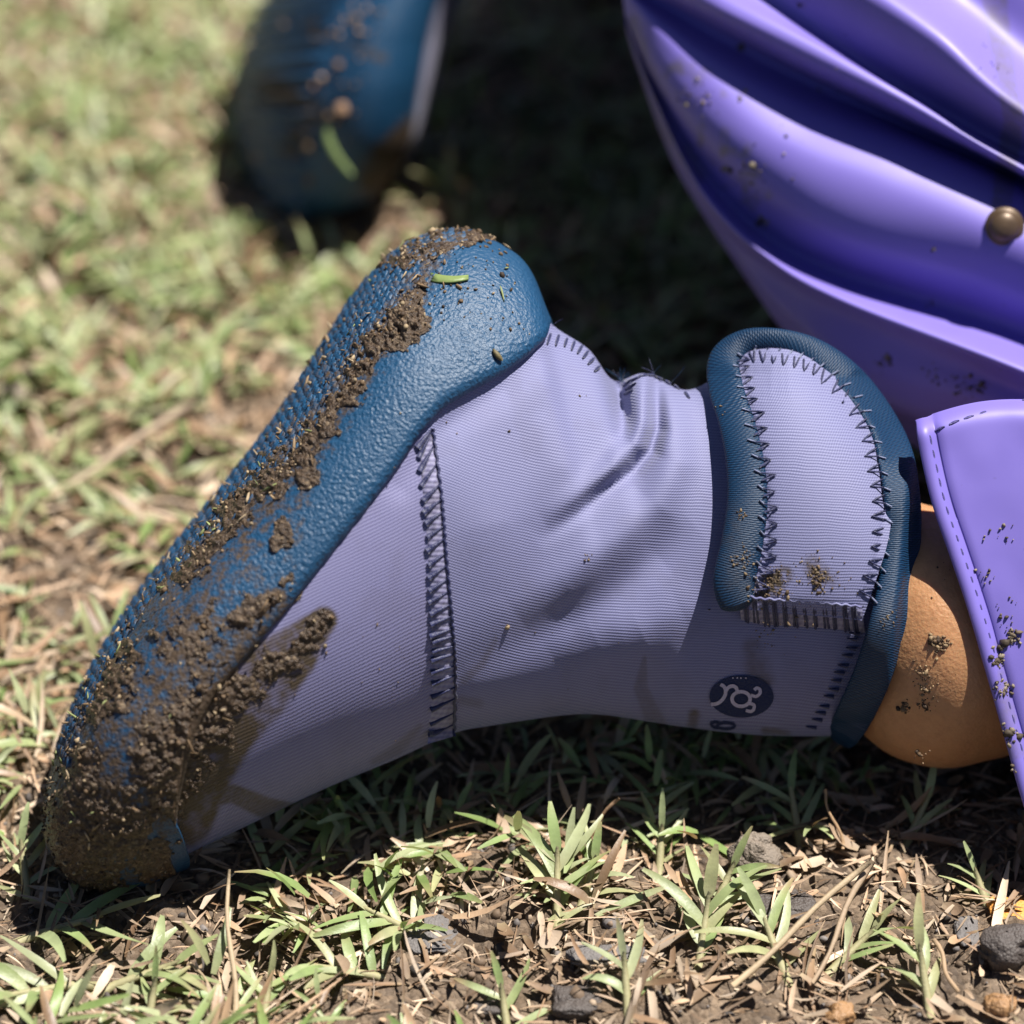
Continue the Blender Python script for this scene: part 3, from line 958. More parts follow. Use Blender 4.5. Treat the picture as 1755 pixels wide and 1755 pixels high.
# zigzag stitches round the lavender panel
INN = np.array([(1300, 1020), (1309, 975), (1315, 910), (1313, 845), (1303, 775), (1290, 705), (1276, 645), (1270, 615), (1300, 606), (1345, 612), (1395, 628), (1440, 660), (1474, 705), (1498, 770), (1512, 850), (1512, 925), (1500, 985), (1484, 1040)], float)
ui = np.linspace(0, len(INN) - 1, 3000)
ip = cr(INN, ui)
al = np.concatenate([[0], np.cumsum(np.linalg.norm(np.diff(ip, axis=0), axis=1))])
cpt = np.array([1405, 850.0])
pos_ = 8.0
while pos_ < al[-1] - 24:
    def at(q):
        return np.array([np.interp(q, al, ip[:, 0]), np.interp(q, al, ip[:, 1])])
    stp = 27 if not (330 < pos_ < 560) else 19
    A_, B_ = at(pos_ + random.uniform(-2, 2)), at(pos_ + stp * .55)
    tgt = at(pos_ + 6) - at(pos_ - 6)
    nrm = np.array([-tgt[1], tgt[0]]); nrm /= np.linalg.norm(nrm)
    if np.dot(cpt - A_, nrm) < 0: nrm = -nrm
    ln = random.uniform(15, 20) if stp > 20 else 13
    ap = at(pos_ + stp * .3) + nrm * ln
    A0, B0 = A_ - nrm * 5, B_ - nrm * 5
    pts = np.array([A0, A_ * .4 + ap * .6, ap, B_ * .5 + ap * .5, B0])
    tube('stitch', Wp(pts[:, 0], pts[:, 1], look(DSt, pts[:, 0], pts[:, 1]) - 3), np.array([1.7, 1.9, 1.9, 1.7, 1.4]) * S, M['navy'], strap, n=4)
    C0 = at(pos_ + stp * .8) - nrm * random.uniform(12, 18)
    pts = np.array([B0, (B0 + C0) / 2, C0])
    tube('stitch', Wp(pts[:, 0], pts[:, 1], look(DSt, pts[:, 0], pts[:, 1]) - 2.5), 1.5 * S, M['palethread'], strap, n=4)
    pos_ += stp

# overlock edge at the foot of the strap
ns, nw = 100, 12
w = np.linspace(0, 1, nw)
ex = np.linspace(1266, 1478, ns)
top_y = np.interp(ex, [1266, 1300, 1400, 1478], [1022, 1030, 1036, 1044])
gx_ = np.repeat(ex[:, None], nw, 1) + (w * 4)[None]
gy_ = top_y[:, None] + (w * 40)[None]
bdp = strap_d(gx_, gy_ * 0 + top_y[:, None]) * (1 - w) + (look(DM, gx_, gy_) - 3) * w
scal = 1.6 * np.sin(ex / 16.5 * 2 * math.pi)[:, None]
edge = mesh('overlock_edge', Wp(gx_, gy_, bdp - (13 + scal) * np.sin(np.pi * np.clip(w, .04, 1)) ** .6), gfaces(ns, nw), M['seamcloth'], strap, uv=np.stack([gx_, gy_], -1).reshape(-1, 2) / 10, cols={'stain': np.zeros(ns * nw)})
for x0 in np.arange(1274, 1478, 17.0):
    for dx in (0, 4.0):
        k_ = np.linspace(0, 1, 6)
        xx = x0 + dx + random.uniform(-1.5, 1.5) + k_ * random.uniform(2, 7)
        ty = np.interp(xx, [1266, 1300, 1400, 1478], [1022, 1030, 1036, 1044])
        yy = ty - 4 + k_ * (44 + random.uniform(-3, 3))
        dpp = strap_d(xx, ty) * (1 - k_) + (look(DM, xx, yy) - 3) * k_ - 15 * np.sin(np.pi * np.clip(k_, .15, .93)) ** .6 - 1
        tube('stitch', Wp(xx, yy, dpp), 2.3 * S, M['navy'], edge, n=4)
xx = np.linspace(1268, 1480, 60)
ty = np.interp(xx, [1266, 1300, 1400, 1478], [1022, 1030, 1036, 1044]) - 4 + 1.5 * np.sin(xx / 2.6)
tube('chain_thread', Wp(xx, ty, strap_d(xx, ty) - 10), 2.2 * S, M['lavender'], edge, n=4)

# zigzag binding attachment below the strap
ZB = [(1470, 1085), (1455, 1130), (1435, 1175), (1412, 1220), (1392, 1256)]
q = cr(ZB, np.linspace(0, 4, 14))
for i in range(13):
    k_ = np.linspace(0, 1, 4)
    xx = q[i, 0] - 18 * k_ + random.uniform(-2, 2)
    yy = q[i, 1] - 2 * k_ + random.uniform(-2, 2)
    tube('stitch', P3(xx + 4, np.minimum(yy, 1254), 5), np.array([4, 3.4, 2.4, 1]) * S, M['navy'], binding, n=4)

# ---- printed oval mark and size mark
def decal(name, outline, lift, mat, parent):
    o = np.asarray(outline, float)
    c = o.mean(0)
    rings = np.linspace(0.02, 1, 10)
    g = c + (o[None] - c) * rings[:, None, None]
    V_ = Wp(g[..., 0], g[..., 1], look(DM2, g[..., 0], np.minimum(g[..., 1], 1254)) - lift)
    return mesh(name, V_, gfaces(10, len(o), cx=True), mat, parent)
th = np.linspace(0, 2 * math.pi, 60, endpoint=False)
ell = np.stack([1271 + 55 * np.cos(th), 1194 + 36 * np.sin(th)], -1)
logo = decal('printed_oval_mark', ell, 3.0, M['print'], heel)
def stroke(pts, wd, lift, name, mat, parent, closed=False):
    pts = np.asarray(pts, float)
    n_ = len(pts) * 10
    uu = np.linspace(0, len(pts) - (0 if closed else 1), n_, endpoint=not closed)
    q_ = cr(pts, uu, closed)
    t_ = np.gradient(q_, axis=0)
    if closed: t_ = np.roll(q_, -1, 0) - np.roll(q_, 1, 0)
    t_ /= np.linalg.norm(t_, axis=1, keepdims=True) + 1e-9
    nn = np.stack([-t_[:, 1], t_[:, 0]], -1)
    g = np.stack([q_ - nn * wd / 2, q_, q_ + nn * wd / 2], 1)
    V_ = Wp(g[..., 0], g[..., 1], look(DM2, g[..., 0], np.minimum(g[..., 1], 1254)) - lift)
    return mesh(name, V_, gfaces(n_, 3, cy=closed), mat, parent)
def oval(cx, cy, rx_, ry_, n=14):
    a = np.linspace(0, 2 * math.pi, n, endpoint=False)
    return np.stack([cx + rx_ * np.cos(a), cy + ry_ * np.sin(a)], -1)
def Z(pts): return [(1180 + x / 5.85, 1080 + y / 5.85) for x, y in pts]
stroke(Z([(225, 745), (290, 735), (345, 690), (372, 630), (360, 570), (320, 545)]), 6, 4.6, 'printed_swirl', M['printlight'], logo)
stroke(Z([(372, 615), (400, 575), (440, 560), (475, 575), (490, 615)]), 6, 4.6, 'printed_swirl', M['printlight'], logo)
stroke(oval(1180 + 527 / 5.85, 1080 + 690 / 5.85, 15.5, 12.5), 6, 5.2, 'printed_swirl', M['printlight'], logo, True)
stroke(Z([(625, 650), (675, 665), (715, 635), (715, 595), (685, 580), (660, 600)]), 5.5, 4.6, 'printed_swirl', M['printlight'], logo)
stroke(Z([(610, 735), (655, 750), (655, 790), (625, 815), (575, 805)]), 5.5, 4.6, 'printed_swirl', M['printlight'], logo)
for zx in (445, 490, 525, 575):
    decal('printed_dot', oval(1180 + zx / 5.85, 1080 + 480 / 5.85, 1.5, 1.3, 8), 4.6, M['printlight'], logo)
stroke(oval(1180 + 375 / 5.85, 1080 + 962 / 5.85, 15, 5.2), 5, 3.0, 'printed_size_mark', M['print'], heel, True)
stroke(Z([(300, 925), (255, 925), (225, 945), (255, 975), (300, 985)]), 4.5, 3.4, 'printed_size_mark', M['print'], heel)

# dirt crumbs on strap and cloth
pts = []
def spray(cx, cy, r, n, D, s0=1.6, lift=0):
    a = rng.normal(size=(n, 2)) * r * .5
    x, y = cx + a[:, 0], cy + a[:, 1]
    pts.append((Wp(x, y, look(D, x, np.minimum(y, 1254)) - lift), S * np.clip(rng.lognormal(math.log(s0), .45, n), .8, 7)))
for args in [(1330, 995, 40, 120, DSt, 1.3), (1310, 1010, 26, 110, DSt, 1.4), (1400, 975, 28, 110, DSt, 1.3), (1405, 1000, 18, 80, DSt, 1.8), (1440, 1000, 24, 16, DSt), (1270, 885, 12, 18, DSt, 2), (1272, 960, 18, 40, DSt, 1.8),
             (1350, 1045, 60, 24, DSt, 2), (1520, 1065, 18, 22, DSt, 1.6), (1320, 1100, 26, 22, DM, 1.5), (1240, 700, 14, 6, DSt, 2), (1015, 1180, 220, 14, DM, 1.2), (680, 1150, 60, 20, DM, 1.2), (1000, 680, 8, 3, DM, 2.6), (870, 1073, 3, 2, DM, 3), (1010, 954, 12, 8, DM, 1.6)]:
    spray(*args)
pp = np.concatenate([a for a, _ in pts]); ss = np.concatenate([b for _, b in pts])
c = crumbs('dirt_specks', pp, ss, pal(len(pp), [(.16, .11, .065), (.23, .17, .10), (.11, .075, .042), (.07, .045, .025)]), shoe, M['crumb'], aspect=(.22, 1.35))
tag(c, kind='stuff')

# ------------------------------------------------------------------ far shoe
K2 = [(535, 366, 535, 366, 0, 1545, 0), (474, 345, 630, 338, 130, 1545, 0), (440, 268, 705, 268, 225, 1545, 0), (427, 190, 742, 168, 275, 1545, 0), (440, 110, 772, 62, 285, 1545, 0),
      (468, 35, 806, -18, 280, 1545, 0), (505, -60, 850, -70, 270, 1545, 0), (545, -180, 900, -110, 255, 1545, .1), (600, -300, 950, -140, 250, 1545, .4), (720, -380, 1000, -150, 250, 1545, .8), (880, -400, 1050, -140, 250, 1545, 1), (1020, -400, 1120, -110, 260, 1545, 1)]
K2 = [(a_, b_ - 12, c__, e_ - 12, w_, q_, z_) for a_, b_, c__, e_, w_, q_, z_ in K2]
L2 = Loft(K2, p0=FOOT2)
shoe2 = thing('neoprene_shoe', Gp(560, 366), 'blurred blue soled shoe at the top edge, toe dug into the grass', 'shoe', 'pair of muddy neoprene shoes')
loft_mesh('upper', L2, .6, 11, 160, 120, M['lavender_fine'], shoe2)
T = np.repeat(np.linspace(0, 9.2, 300)[:, None], 160, 1)
hi = np.interp(T[:, 0], [0, 1.0, 2, 3, 5, 8, 9.2], [8.5, 8.2, 7.4, 6.9, 6.4, 5.2, 3])
lo = -np.interp(T[:, 0], [0, 1.0, 2, 3, 5, 8, 9.2], [6.5, 4.5, 3.4, 2.6, 2.2, 1.6, .8])
J = np.linspace(0, 1, 160)
P = lo[:, None] + (hi - lo)[:, None] * J
x2, y2, d2 = L2.pix(T, P)
G2 = Wp(x2, y2, d2)
N2 = gnormals(G2)
if np.sum(N2[:, 60:120] * (-FW), -1).mean() < 0: N2 = -N2
N2[0] = -UP
lip = np.clip(np.minimum(J, 1 - J) / .06, 0, 1) ** .5
O2 = (-3 + 26 * lip)[None] * np.ones_like(T)
bars = sstep(-.1, .5, np.sin(T * 19)) * sstep(3.6, 3.0, P) * sstep(-.6, 0, P)
O2 = O2 + 15 * bars
st2 = .10 * sstep(3.8, 2.5, P) + .05 * sstep(.1, .5, fbm(x2 / 40, y2 / 40, 0, 3, 3)) + .5 * blob(x2, y2, [(690, 220, 50), (640, 290, 60)], .2) + .32 * blob(x2, y2, [(480, 150, 40), (560, 190, 46), (520, 250, 40)], .1) + .3 * blob(x2, y2, [(560, 60, 30), (650, 100, 24)], .1)
mesh('rubber_outsole', G2 + N2 * (O2 * S)[..., None], gfaces(300, 160), M['rubber'], shoe2, cols={'stain': np.clip(st2, 0, 1).ravel()})
nn_ = 260
t_, p_ = rng.uniform(.6, 6, nn_), rng.uniform(.2, 6.4, nn_)
pp = L2.pos(t_, p_)
nrm2 = -FW * .7 - XR * .7
pp = pp + nrm2 * 26 * S
c = crumbs('mud_crumbs', pp, S * np.clip(rng.lognormal(1.5, .6, nn_), 2, 16), pal(nn_, [(.25, .15, .09), (.40, .27, .18), (.14, .09, .05)]), shoe2, M['crumb'])
tag(c, kind='stuff')

# ------------------------------------------------------------------ person: leg, trousers
person = thing('person', Gp(1900, 1350), 'person in purple rainwear kneeling, one bare muddy ankle showing', 'person')
KL = [(1450, 800, 1410, 1215, 120, 100, 1), (1500, 830, 1455, 1240, 132, 96, 1), (1556, 855, 1530, 1296, 176, 86, 1), (1600, 868, 1620, 1317, 198, 82, 1), (1660, 880, 1710, 1300, 196, 90, 1),
      (1800, 900, 1850, 1270, 170, 120, 1), (2100, 900, 2150, 1280, 180, 150, 1), (2500, 900, 2560, 1300, 200, 230, 1), (2800, 850, 2850, 1200, 210, 330, 1), (2800, 600, 2500, 760, 200, 620, 1), (2450, 300, 2250, 450, 220, 760, 1), (2200, 50, 2000, 250, 240, 950, 1)]
LL = Loft(KL, p0=ROUND)
leg = loft_mesh('leg', LL, 0, 11, 260, 90, M['skin'], person)
TL, PL = np.meshgrid(np.linspace(0, 5, 500), np.linspace(-.5, 9.6, 400), indexing='ij')
DL = dmap(*LL.pix(TL, PL))
pts = []
for args in [(1612, 1105, 16, 40, DL, 2.6), (1605, 1100, 8, 20, DL, 3.4), (1580, 1150, 22, 40, DL, 1.6), (1590, 1185, 18, 30, DL, 2.0), (1552, 1213, 11, 26, DL, 2.2), (1600, 1180, 34, 30, DL, 1.0), (1585, 1210, 12, 18, DL, 2.0), (1610, 1000, 50, 10, DL, 1.0), (1580, 1295, 12, 12, DL, 2)]:
    spray(*args)
pp = np.concatenate([a for a, _ in pts]); ss = np.concatenate([b for _, b in pts])
c = crumbs('dirt_specks', pp, ss, pal(len(pp), [(.10, .06, .03), (.16, .10, .055), (.26, .18, .10), (.05, .03, .018)]), leg, M['crumb'])
tag(c, kind='stuff')

rows = [  # seven control points each, left edge to right: x, y, depth
    [(1040, -420, 900), (1200, -460, 800), (1400, -470, 700), (1600, -440, 640), (1800, -380, 600), (2100, -300, 560), (2500, -250, 560)],
    [(1030, -330, 640), (1180, -330, 520), (1350, -300, 430), (1520, -240, 380), (1690, -150, 340), (1850, -60, 320), (2200, 60, 320)],
    [(1040, -250, 560), (1180, -230, 470), (1330, -180, 400), (1500, -100, 350), (1660, 10, 320), (1800, 120, 300), (2150, 300, 300)],
    [(1045, -180, 520), (1170, -150, 420), (1310, -100, 340), (1460, -30, 280), (1600, 60, 240), (1755, 190, 210), (2120, 400, 200)],
    [(1052, -120, 520), (1160, -80, 440), (1280, -30, 375), (1400, 45, 330), (1530, 135, 300), (1755, 262, 260), (2110, 430, 250)],
    [(1058, -70, 510), (1150, -40, 415), (1260, 12, 335), (1394, 78, 280), (1554, 166, 235), (1755, 285, 200), (2100, 460, 200)],
    [(1062, -40, 520), (1150, -8, 430), (1250, 40, 350), (1385, 112, 300), (1540, 186, 260), (1755, 300, 225), (2100, 480, 220)],
    [(1064, -30, 560), (1140, 10, 500), (1235, 62, 450), (1370, 132, 425), (1530, 205, 405), (1755, 308, 385), (2100, 490, 350)],
    [(1066, -20, 540), (1128, 35, 450), (1235, 112, 385), (1390, 195, 340), (1565, 255, 300), (1755, 335, 270), (2100, 520, 260)],
    [(1068, 0, 540), (1125, 70, 440), (1225, 170, 360), (1345, 250, 300), (1520, 320, 250), (1755, 415, 210), (2100, 600, 200)],
    [(1070, 15, 545), (1118, 110, 455), (1205, 225, 380), (1320, 325, 320), (1470, 405, 275), (1755, 500, 235), (2100, 690, 220)],
    [(1071, 25, 560), (1115, 135, 500), (1198, 280, 450), (1300, 390, 400), (1440, 468, 350), (1755, 575, 270), (2100, 730, 250)],
    [(1072, 38, 555), (1122, 170, 470), (1204, 330, 390), (1314, 440, 320), (1450, 516, 250), (1755, 632, 170), (2100, 780, 150)],
    [(1074, 52, 590), (1126, 196, 530), (1212, 362, 460), (1322, 468, 390), (1455, 545, 310), (1755, 668, 220), (2100, 820, 190)],
    [(1082, 80, 640), (1150, 250, 560), (1262, 440, 480), (1345, 540, 410), (1480, 640, 320), (1755, 720, 230), (2100, 880, 200)],
    [(1095, 110, 700), (1170, 300, 640), (1300, 500, 560), (1385, 610, 480), (1520, 705, 380), (1770, 800, 300), (2120, 950, 260)],
    [(1130, 100, 900), (1250, 280, 860), (1380, 480, 800), (1480, 620, 740), (1620, 760, 660), (1850, 900, 560), (2200, 1050, 500)],
    [(1230, -120, 1750), (1400, 0, 1700), (1600, 150, 1650), (1750, 300, 1550), (1900, 450, 1450), (2100, 600, 1350), (2400, 760, 1250)],
    [(1160, -420, 1750), (1400, -430, 1750), (1600, -420, 1750), (1800, -380, 1700), (2000, -320, 1650), (2250, -250, 1600), (2600, -200, 1550)],
]
RW = np.array(rows, float)
RW[3, 2:6, 2] -= (10, 30, 50, 50)
for ri, dv in ((8, 5), (9, 5), (10, 10), (11, 30)):
    RW[ri, 1:6, 2] += dv
RW[12, 1:5, 2] += (30, 40, 40, 35)
RW[13, 1:5, 2] += (30, 40, 40, 35)
RW[14:16, 1:5, 2] += 40
avg_ = RW[:, :, 2].copy()
for _ in range(3):
    avg_[2:15] = (avg_[1:14] + avg_[2:15] + avg_[3:16]) / 3
amp_ = np.array([1.0, 1.0, 1.05, 1.1, 1.1, 1.1, 1.05, 1.0, 1.0, 1.1, 1.1, 1.1, 1.1])[:, None]
RW[2:15, 1:, 2] = avg_[2:15, 1:] + amp_ * (RW[2:15, 1:, 2] - avg_[2:15, 1:])
ext = RW[:, -1:] + np.array([[[900, 60, 120]]])
RW = np.concatenate([RW, ext], 1)
nS, nR = 420, 19 * 14
s_ = np.linspace(0, 7, nS)
RS = np.stack([cr(RW[i], s_) for i in range(len(RW))], 0)        # rows, s, 3
rr = np.linspace(0, len(RW), nR, endpoint=False)
i = np.floor(rr).astype(int); f = (rr - i)[:, None, None]
n_ = len(RW)
a, b, c_, d_ = RS[(i - 1) % n_], RS[i % n_], RS[(i + 1) % n_], RS[(i + 2) % n_]
G3 = 0.5 * ((2 * b) + (c_ - a) * f + (2 * a - 5 * b + 4 * c_ - d_) * f ** 2 + (3 * b - a - 3 * c_ + d_) * f ** 3)
gx3, gy3, gd3 = G3[..., 0], G3[..., 1], G3[..., 2]
stp = .55 * blob(gx3, gy3, [(1700, -40, 34), (1712, 60, 28), (1728, 150, 24), (1738, 210, 26), (1724, 290, 28), (1716, 360, 24)], .55)
stp = np.maximum(stp, .5 * blob(gx3, gy3, [(1085, 40, 40), (1110, 130, 46), (1150, 230, 50), (1200, 300, 40)], .1))
stp = np.maximum(stp, .35 * blob(gx3, gy3, [(1180, 120, 90), (1280, 330, 90)], .1) * (1 + fbm(gx3 / 20, gy3 / 20, 0, 3, 2)))
Vp = Wp(gx3, gy3, gd3)
trousers = mesh('rain_trousers', Vp, gfaces(nR, nS, cy=True), M['pvc'], person, cols={'stain': np.clip(stp, 0, 1).ravel()})
trousers['label'] = 'folded glossy purple rain trousers with mud smears'
front = slice(14, 14 * 15)
T2, W2 = np.meshgrid(np.linspace(14, 14 * 14, 700), np.linspace(0, nS * .85, 700), indexing='ij')
i0, j0 = T2.astype(int), W2.astype(int)
fr, fj = T2 - i0, W2 - j0
def bl2(A): return (A[i0, j0] * (1 - fj) + A[i0, j0 + 1] * fj) * (1 - fr) + (A[i0 + 1, j0] * (1 - fj) + A[i0 + 1, j0 + 1] * fj) * fr
DP = dmap(bl2(gx3), bl2(gy3), bl2(gd3))

# hem flap of the trouser leg, with depth and a stitched edge
EL = np.array([(1573, 724), (1585, 790), (1604, 868), (1632, 950), (1662, 1040), (1694, 1150), (1726, 1262), (1757, 1372), (1800, 1490)], float)
nv, nu = 160, 110
tv = np.linspace(0, 8, nv)
el = cr(EL, tv)
w = np.linspace(0, 1, nu) ** 1.25
fx_ = el[:, None, 0] + w * 640
fy_ = el[:, None, 1] + (-180 * w * 1.0)[None] * (1 - tv / 8)[:, None] * .55 - (14 * np.sin(np.pi * np.clip(w * 3, 0, 1)))[None] * (1 - tv / 8)[:, None]
vv = tv / 8
hd = -112 + 22 * vv - 20 * np.sin(np.pi * np.clip(vv, 0, 1))
fd = hd[:, None] + (30 * w)[None] + 3 * fbm(fx_ / 90, fy_ / 120, 0, 2, 61) - 9 * np.exp(-((np.minimum(w * 640, 200) - 6) / 8) ** 2)[None] + 5 * np.exp(-((w * 640 - 26) / 7) ** 2)[None] + 34 * np.exp(-(vv * 8 / .25) ** 2)[:, None]
fst = .45 * blob(fx_, fy_, [(1705, 1100, 16), (1720, 1180, 24), (1740, 1290, 24)], .2) + .25 * blob(fx_, fy_, [(1740, 900, 60)], .1)
flap = mesh('trouser_hem', Wp(fx_, fy_, fd), gfaces(nv, nu), M['pvc'], person, cols={'stain': np.clip(fst, 0, 1).ravel()})
sm = flap.modifiers.new('thick', 'SOLIDIFY'); sm.thickness = 16 * S; sm.offset = 0
flap['label'] = 'stitched purple trouser hem beside bare ankle'
Tq, Wq = np.meshgrid(np.linspace(0, nv - 1.01, 500), np.linspace(0, nu - 1.01, 500), indexing='ij')
i0, j0 = Tq.astype(int), Wq.astype(int); fr, fj = Tq - i0, Wq - j0
DF = dmap(bl2(fx_), bl2(fy_), bl2(fd))
KH = [(1700, 780, 1850, 1420, 150, 110, 1), (1780, 760, 1900, 1440, 185, 115, 1), (2000, 690, 2150, 1450, 215, 140, 1), (2350, 640, 2500, 1460, 245, 190, 1), (2500, 600, 2650, 1470, 290, 230, 1), (2900, 500, 3000, 1400, 320, 330, 1)]
loft_mesh('trouser_leg', Loft(KH, p0=ROUND), 0, 5, 60, 60, M['pvc'], person)
# far trouser leg
KF = [(880, -500, 1000, -160, 480, 1650, 1), (980, -620, 1130, -70, 540, 1650, 1), (1110, -700, 1310, -50, 560, 1640, 1), (1400, -760, 1550, -100, 580, 1620, 1), (1800, -760, 1900, -150, 580, 1560, 1)]
loft_mesh('trouser_leg', Loft(KF, p0=ROUND), 0, 4, 60, 60, M['pvc'], person)
# hem stitches
es = np.array([(1592, 742), (1602, 790), (1620, 866), (1648, 946), (1678, 1034), (1710, 1142), (1742, 1254), (1772, 1362)], float)
q = cr(es, np.linspace(0, 7, 2000))
al2 = np.concatenate([[0], np.cumsum(np.linalg.norm(np.diff(q, axis=0), axis=1))])
M['pthread'] = mat_thread('dark_violet_thread', (0.03, 0.02, 0.14))
for s0 in np.arange(4, al2[-1] - 20, 25):
    kk = s0 + np.linspace(0, 17, 4)
    xx, yy = np.interp(kk, al2, q[:, 0]), np.interp(kk, al2, q[:, 1])
    tube('stitch', Wp(xx, yy, look(DF, xx, yy) - 9), np.array([1.6, 2.8, 2.8, 1.6]) * S, M['pthread'], flap, n=4)
for s0 in np.arange(1602, 1760, 25):
    xx = s0 + np.linspace(0, 17, 4)
    yy = np.interp(xx, [1590, 1640, 1760], [744, 722, 684])
    tube('stitch', Wp(xx, yy, look(DF, xx, yy) - 9), np.array([1.6, 2.8, 2.8, 1.6]) * S, M['pthread'], flap, n=4)
# snap button
bc = (1722, 388)
bd0 = float(look(blur(DP, 6), *bc))
nr_, na_ = 14, 40
prof = [(34, 2), (34, -5), (31, -8), (28, -8), (27, -10), (25, -15), (21, -19), (15, -22), (8, -24), (0.3, -24.5)]
an = np.arange(na_) * 2 * math.pi / na_
bx = bc[0] + np.array([r for r, _ in prof])[:, None] * np.cos(an)
by = bc[1] + np.array([r for r, _ in prof])[:, None] * np.sin(an)
bz = bd0 + np.array([z for _, z in prof])[:, None] + 0 * bx + (by - bc[1]) * .1
mesh('snap_button', Wp(bx, by, bz), gfaces(len(prof), na_, cx=True), M['button'], trousers)
# mud flecks on the rainwear
pts = []
for args in [(1270, 80, 10, 10, DP, 3), (1272, 168, 8, 6, DP, 3.2), (1290, 300, 40, 14, DP, 2), (1245, 290, 10, 10, DP, 4), (1290, 285, 8, 8, DP, 4), (1310, 380, 12, 14, DP, 3.5), (1515, 622, 14, 16, DP, 3), (1600, 645, 20, 14, DP, 2), (1650, 660, 22, 22, DP, 2.2),
             (1680, 665, 14, 18, DP, 2), (1600, 430, 8, 5, DP, 2), (1590, 520, 16, 8, DP, 1.6), (1195, 170, 34, 26, DP, 2.4), (1350, 200, 160, 26, DP, 1.5), (1375, 5, 14, 8, DP, 2), (1700, 110, 30, 14, DP, 1.4),
             (1735, 1090, 14, 40, DF, 2.6, 10), (1710, 1130, 14, 36, DF, 2.4, 10), (1715, 1180, 16, 40, DF, 2.2, 10), (1735, 1260, 16, 30, DF, 2.4, 10), (1690, 990, 24, 10, DF, 2.2, 10), (1730, 920, 40, 14, DF, 1.8, 10), (1725, 1050, 30, 12, DF, 2, 10), (1718, 1110, 6, 10, DF, 4, 10), (1745, 1320, 10, 20, DF, 3, 10)]:
    spray(*args)
pp = np.concatenate([a for a, _ in pts]); ss = np.concatenate([b for _, b in pts])
c = crumbs('mud_flecks', pp, ss, pal(len(pp), [(.06, .045, .03), (.12, .09, .06), (.22, .18, .13)]), trousers, M['crumb'])
tag(c, kind='stuff')

# ------------------------------------------------------------------ vegetation
def blades(base, head, e0, e1, ln, wd, seg=5, twist=0.0, tipw=.30, fold=.25):
    """vectorised grass blades: (N,seg+1,3,3) vertices"""
    N_ = len(base)
    s = np.linspace(0, 1, seg + 1)
    el_ = e0[:, None] + (e1 - e0)[:, None] * s[None]
    hx, hy = np.cos(head), np.sin(head)
    dl = (ln / seg)[:, None]
    fwd = np.cumsum(np.concatenate([np.zeros((N_, 1)), np.cos(el_[:, :-1]) * dl], 1), 1)
    upz = np.cumsum(np.concatenate([np.zeros((N_, 1)), np.sin(el_[:, :-1]) * dl], 1), 1)
    cur = rng.normal(0, .18, N_)[:, None] * fwd ** 2 / np.maximum(ln[:, None], 1e-6)
    ctr = np.stack([base[:, None, 0] + hx[:, None] * fwd - hy[:, None] * cur, base[:, None, 1] + hy[:, None] * fwd + hx[:, None] * cur, base[:, None, 2] + upz], -1)
    prof_ = np.interp(s, [0, .15, .5, .8, 1], [.55, .95, 1.0, .68, tipw])
    tw = rng.normal(0, .5, N_)[:, None] * s[None]
    side = np.stack([-hy[:, None] * np.cos(tw), hx[:, None] * np.cos(tw), np.sin(tw)], -1)
    nrm = np.stack([-hx[:, None] * np.sin(el_), -hy[:, None] * np.sin(el_), np.cos(el_)], -1)
    hw = (wd[:, None] * prof_[None] / 2)[..., None]
    lft = ctr + side * hw + nrm * hw * fold
    rgt = ctr - side * hw + nrm * hw * fold
    return np.stack([lft, ctr, rgt], 2)

def blade_mesh(name, Vb, cols, mat, parent=None, base=None):
    N_, k, _, _ = Vb.shape
    s_ = np.linspace(0, 1, k)[None, :, None]
    tipm = (sstep(.55, 1.0, s_) * np.clip(rng.normal(.15, .45, (N_, 1, 1)), 0, .9))
    basem = sstep(.35, 0, s_) * rng.uniform(0, .45, (N_, 1, 1))
    cc = cols[:, None, :] * (1 - tipm) + np.array([.42, .29, .17]) * tipm
    cc = cc * (1 - basem) + np.array([.50, .44, .27]) * basem
    cc = cc * rng.uniform(.86, 1.1, (N_, k, 1))
    f = gfaces(k, 3)
    Ff = (f[None] + (np.arange(N_) * k * 3)[:, None, None]).reshape(-1, 4)
    return mesh(name, Vb.reshape(-1, 3), Ff, mat, parent, cols={'col': np.repeat(cc.reshape(-1, 3), 3, 0)}, base=base)

GREENS = [(.35, .42, .185), (.39, .455, .225), (.30, .395, .155), (.44, .48, .275), (.42, .43, .22), (.24, .34, .11)]
STRAWS = [(.56, .40, .275), (.46, .31, .20), (.62, .48, .355), (.36, .225, .135), (.23, .14, .08)]

def sprig_leaves(base, head, n, size, lean):
    """leaves of one sprig, on a short stem leaning to head"""
    B, Hd, E0, E1, Ln, Wd = [], [], [], [], [], []
    for k_ in range(n):
        f_ = k_ / max(n - 1, 1)
        B.append(base + np.array([math.cos(head), math.sin(head), 0]) * math.cos(lean) * size * .8 * f_ + np.array([0, 0, math.sin(lean) * size * .8 * f_]))
        if k_ == n - 1:
            Hd.append(head + rng.normal(0, .3)); E0.append(lean + .4); E1.append(lean + rng.uniform(-.2, .3)); Ln.append(size * rng.uniform(.6, .9))
        else:
            Hd.append(head + (1 if k_ % 2 else -1) * rng.uniform(.4, 1.3)); E0.append(rng.uniform(.15, .75)); E1.append(rng.uniform(-.4, .25)); Ln.append(size * rng.uniform(.75, 1.2))
        Wd.append(size * rng.uniform(.125, .175))
    return np.array(B), np.array(Hd), np.array(E0), np.array(E1), np.array(Ln), np.array(Wd)

